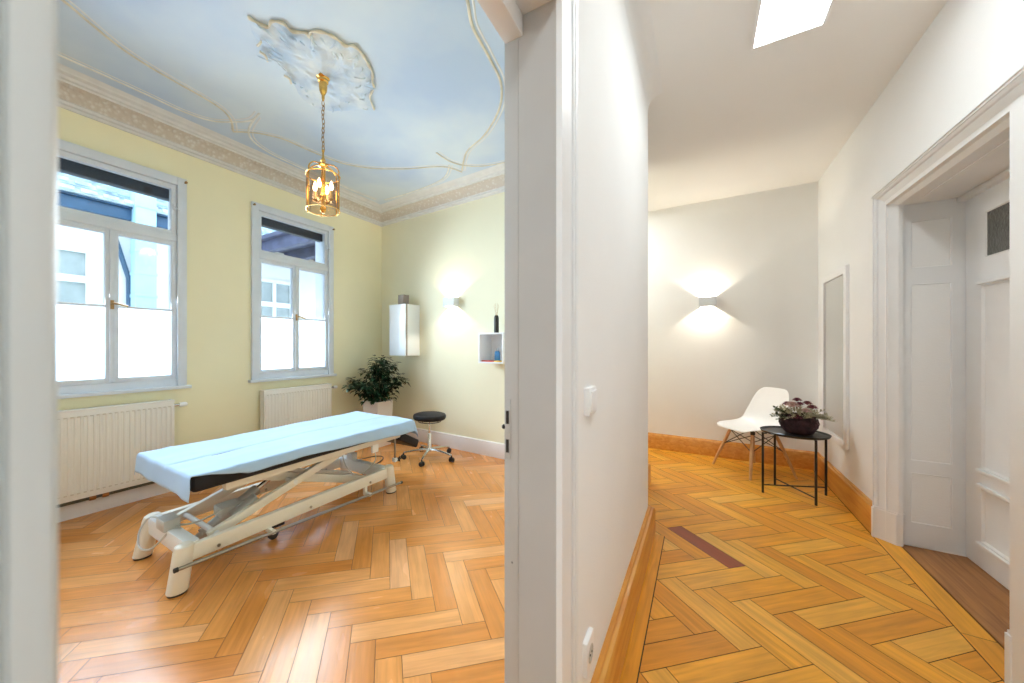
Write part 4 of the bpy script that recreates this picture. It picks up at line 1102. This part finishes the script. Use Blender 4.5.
# ------------------------------------------------------------------ corridor ceiling light panel and two unseen fill panels
def make_panel(x0, x1, y0, y1, label, lm='led_panel'):
    p = thing('ceiling_light', label, 'ceiling light', ((x0+x1)/2, (y0+y1)/2, HC), group='rectangular corridor ceiling lights')
    mb = MB()
    for a, b in (((x0-.012, y0-.012), (x0, y1+.012)), ((x1, y0-.012), (x1+.012, y1+.012)), ((x0, y0-.012), (x1, y0)), ((x0, y1), (x1, y1+.012))):
        mb.box((a[0], a[1], HC-.022), (b[0], b[1], HC), .002)
    part(mb, 'panel_frame', M['white_plastic'], p)
    mb = MB(); mb.box((x0, y0, HC-.018), (x1, y1, HC-.004)); part(mb, 'diffuser', M[lm], p)
make_panel(.245, .520, 1.35, 2.535, 'bright rectangular ceiling light panel above the corridor')
make_panel(.245, .520, -1.3, -.115, 'unseen rectangular light panel added behind the viewer as corridor fill', 'led_fill_back')  # added out of view as fill light for the corridor
make_panel(-1.75, -.75, 4.25, 4.55, 'unseen rectangular light panel added around the partition corner to brighten the end wall', 'led_fill_niche')  # added out of view to lift the dark corridor end

# ------------------------------------------------------------------ outside: courtyard and neighbouring house
NX = -6.6
nb = thing('neighbour_house', 'white house with tiled roof and blue gutter seen through the near window', 'house', (NX, 2, -.6))
mb = MB(); mb.box((NX-.3, -6, -.6), (NX, 10, 3.12)); part(mb, 'facade', M['facade'], nb)
mb = MB()
for k in range(14):
    d = .28*k; zz = 3.10+.62*d; xx = NX+.25-d
    mb.prism([(xx, -6), (xx-.30, -6), (xx-.30, 10), (xx, 10)], zz+.0, zz+.05)
    for j in range(80):
        yj = -6+j*.2; mb.box((xx-.01, yj, zz+.02), (xx+.02, yj+.15, zz+.065))
part(mb, 'tiled_roof', M['tile'], nb)
mb = MB(); mb.box((NX, -6, 2.93), (NX+.16, 3.0, 3.08), .02); mb.box((NX, -6, 3.08), (NX+.20, 3.0, 3.115)); part(mb, 'gutter', M['gutter'], nb)
mb = MB(); mb.box((NX+.10, 1.70, -.6), (NX+.30, 1.93, 4.2), .02)
for k in range(16): mb.box((NX+.095, 1.695, -.5+.3*k), (NX+.305, 1.935, -.46+.3*k), .004)
part(mb, 'vent_duct', M['duct'], nb)
mb = MB(); mb.tube([(NX+.12, 1.50, 2.93), (NX+.08, 1.56, 2.66), (NX+.05, 1.70, 2.16), (NX+.05, 1.72, -.5)], .03, 8); part(mb, 'downpipe', M['gutter'], nb)
mb = MB(); mb.tube([(NX+.1, 2.30, 2.93), (NX+.1, 2.30, 2.5)], .05, 8); part(mb, 'downpipe', M['gutter'], nb)
for (a, b, c, d) in ((.40, 1.36, 1.70, 2.48), (3.35, 4.10, 1.55, 2.45), (-1.6, -.6, 1.7, 2.48), (4.9, 5.9, 1.55, 2.45)):
    mb = MB()
    for y_, z_, y2, z2 in ((a, c, a+.07, d), (b-.07, c, b, d), (a, c, b, c+.06), (a, d-.06, b, d), (a, (c+d)/2-.05, b, (c+d)/2+.04), ((a+b)/2-.03, c, (a+b)/2+.03, d)):
        e_ = .001*len(mb.bm.verts)/24; mb.box((NX-.01, y_+e_, z_+e_), (NX+.05-e_, y2-e_, z2-e_))
    f = part(mb, 'house_window', M['nb_frame'], nb)
    mb = MB(); mb.box((NX-.01, a+.05, c+.05), (NX+.012, b-.05, d-.05)); part(mb, 'house_pane', M['nb_pane'], f)
pc = thing('porch_roof', 'dark blue timber porch roof seen through the far window top pane', 'porch roof', (-5.6, 4.2, 2.8))
for k in range(5):
    mb = MB(); y = 3.28+.62*k; mb.box((NX+.05, y, 2.80), (-4.60, y+.12, 2.98), .01); part(mb, 'rafter', M['beam'], pc)
mb = MB(); mb.box((NX+.02, 3.2, 2.98), (-4.55, 6.1, 3.04)); part(mb, 'roof_boards', M['beam'], pc)
mb = MB(); mb.box((-4.75, 5.9, -.6), (-4.63, 6.02, 2.98), .01); part(mb, 'porch_post', M['beam'], pc)
mb = MB(); mb.box((-14, -8, -.7), (XW-.3, 12, -.6))
struct(mb, 'ground', M['ground'], 'pale paved courtyard outside the windows', 'ground')

# ------------------------------------------------------------------ light
w = bpy.data.worlds.new('sky'); bpy.context.scene.world = w; w.use_nodes = True
bg = w.node_tree.nodes['Background']; bg.inputs[0].default_value = (.74, .88, 1.0, 1); bg.inputs[1].default_value = 3.1
def area(name, loc, rot, sx, sy, e, col, spread=PI):
    l = bpy.data.lights.new(name, 'AREA'); l.shape = 'RECTANGLE'; l.size = sx; l.size_y = sy; l.energy = e; l.color = col; l.spread = spread
    o = bpy.data.objects.new(name, l); C.objects.link(o); o.location = loc; o.rotation_euler = rot; return o
DAY = (.76, .89, 1.0)
for (a, b) in (W0, W1, W2):
    area('window_daylight', (XW+.06, (a+b)/2, 1.80), (0, -PI/2+.30, 0), 1.7, .86, 39, DAY, 2.3)

# ------------------------------------------------------------------ camera
cam = bpy.data.cameras.new('camera'); co = bpy.data.objects.new('camera', cam); C.objects.link(co)
Fp = 365.0
cam.sensor_width = 36; cam.lens = Fp/1024*36
cam.shift_x = (512-466)/1024; cam.shift_y = (345.5-341.5)/1024
cam.clip_start = .02
co.location = (0, 0, 1.25); co.rotation_euler = (PI/2, 0, math.radians(32.7194))
cam.dof.use_dof = True; cam.dof.focus_distance = 3.0; cam.dof.aperture_fstop = 3.2
sc = bpy.context.scene; sc.camera = co
sc.view_settings.view_transform = 'Standard'; sc.view_settings.look = 'None'; sc.view_settings.exposure = 0.34
try:
    sc.cycles.use_denoising = True; sc.cycles.sample_clamp_indirect = 6; sc.cycles.blur_glossy = 1.0
    sc.cycles.caustics_reflective = False; sc.cycles.caustics_refractive = False
    sc.cycles.max_bounces = 10; sc.cycles.diffuse_bounces = 6; sc.cycles.transparent_max_bounces = 16
except Exception: pass
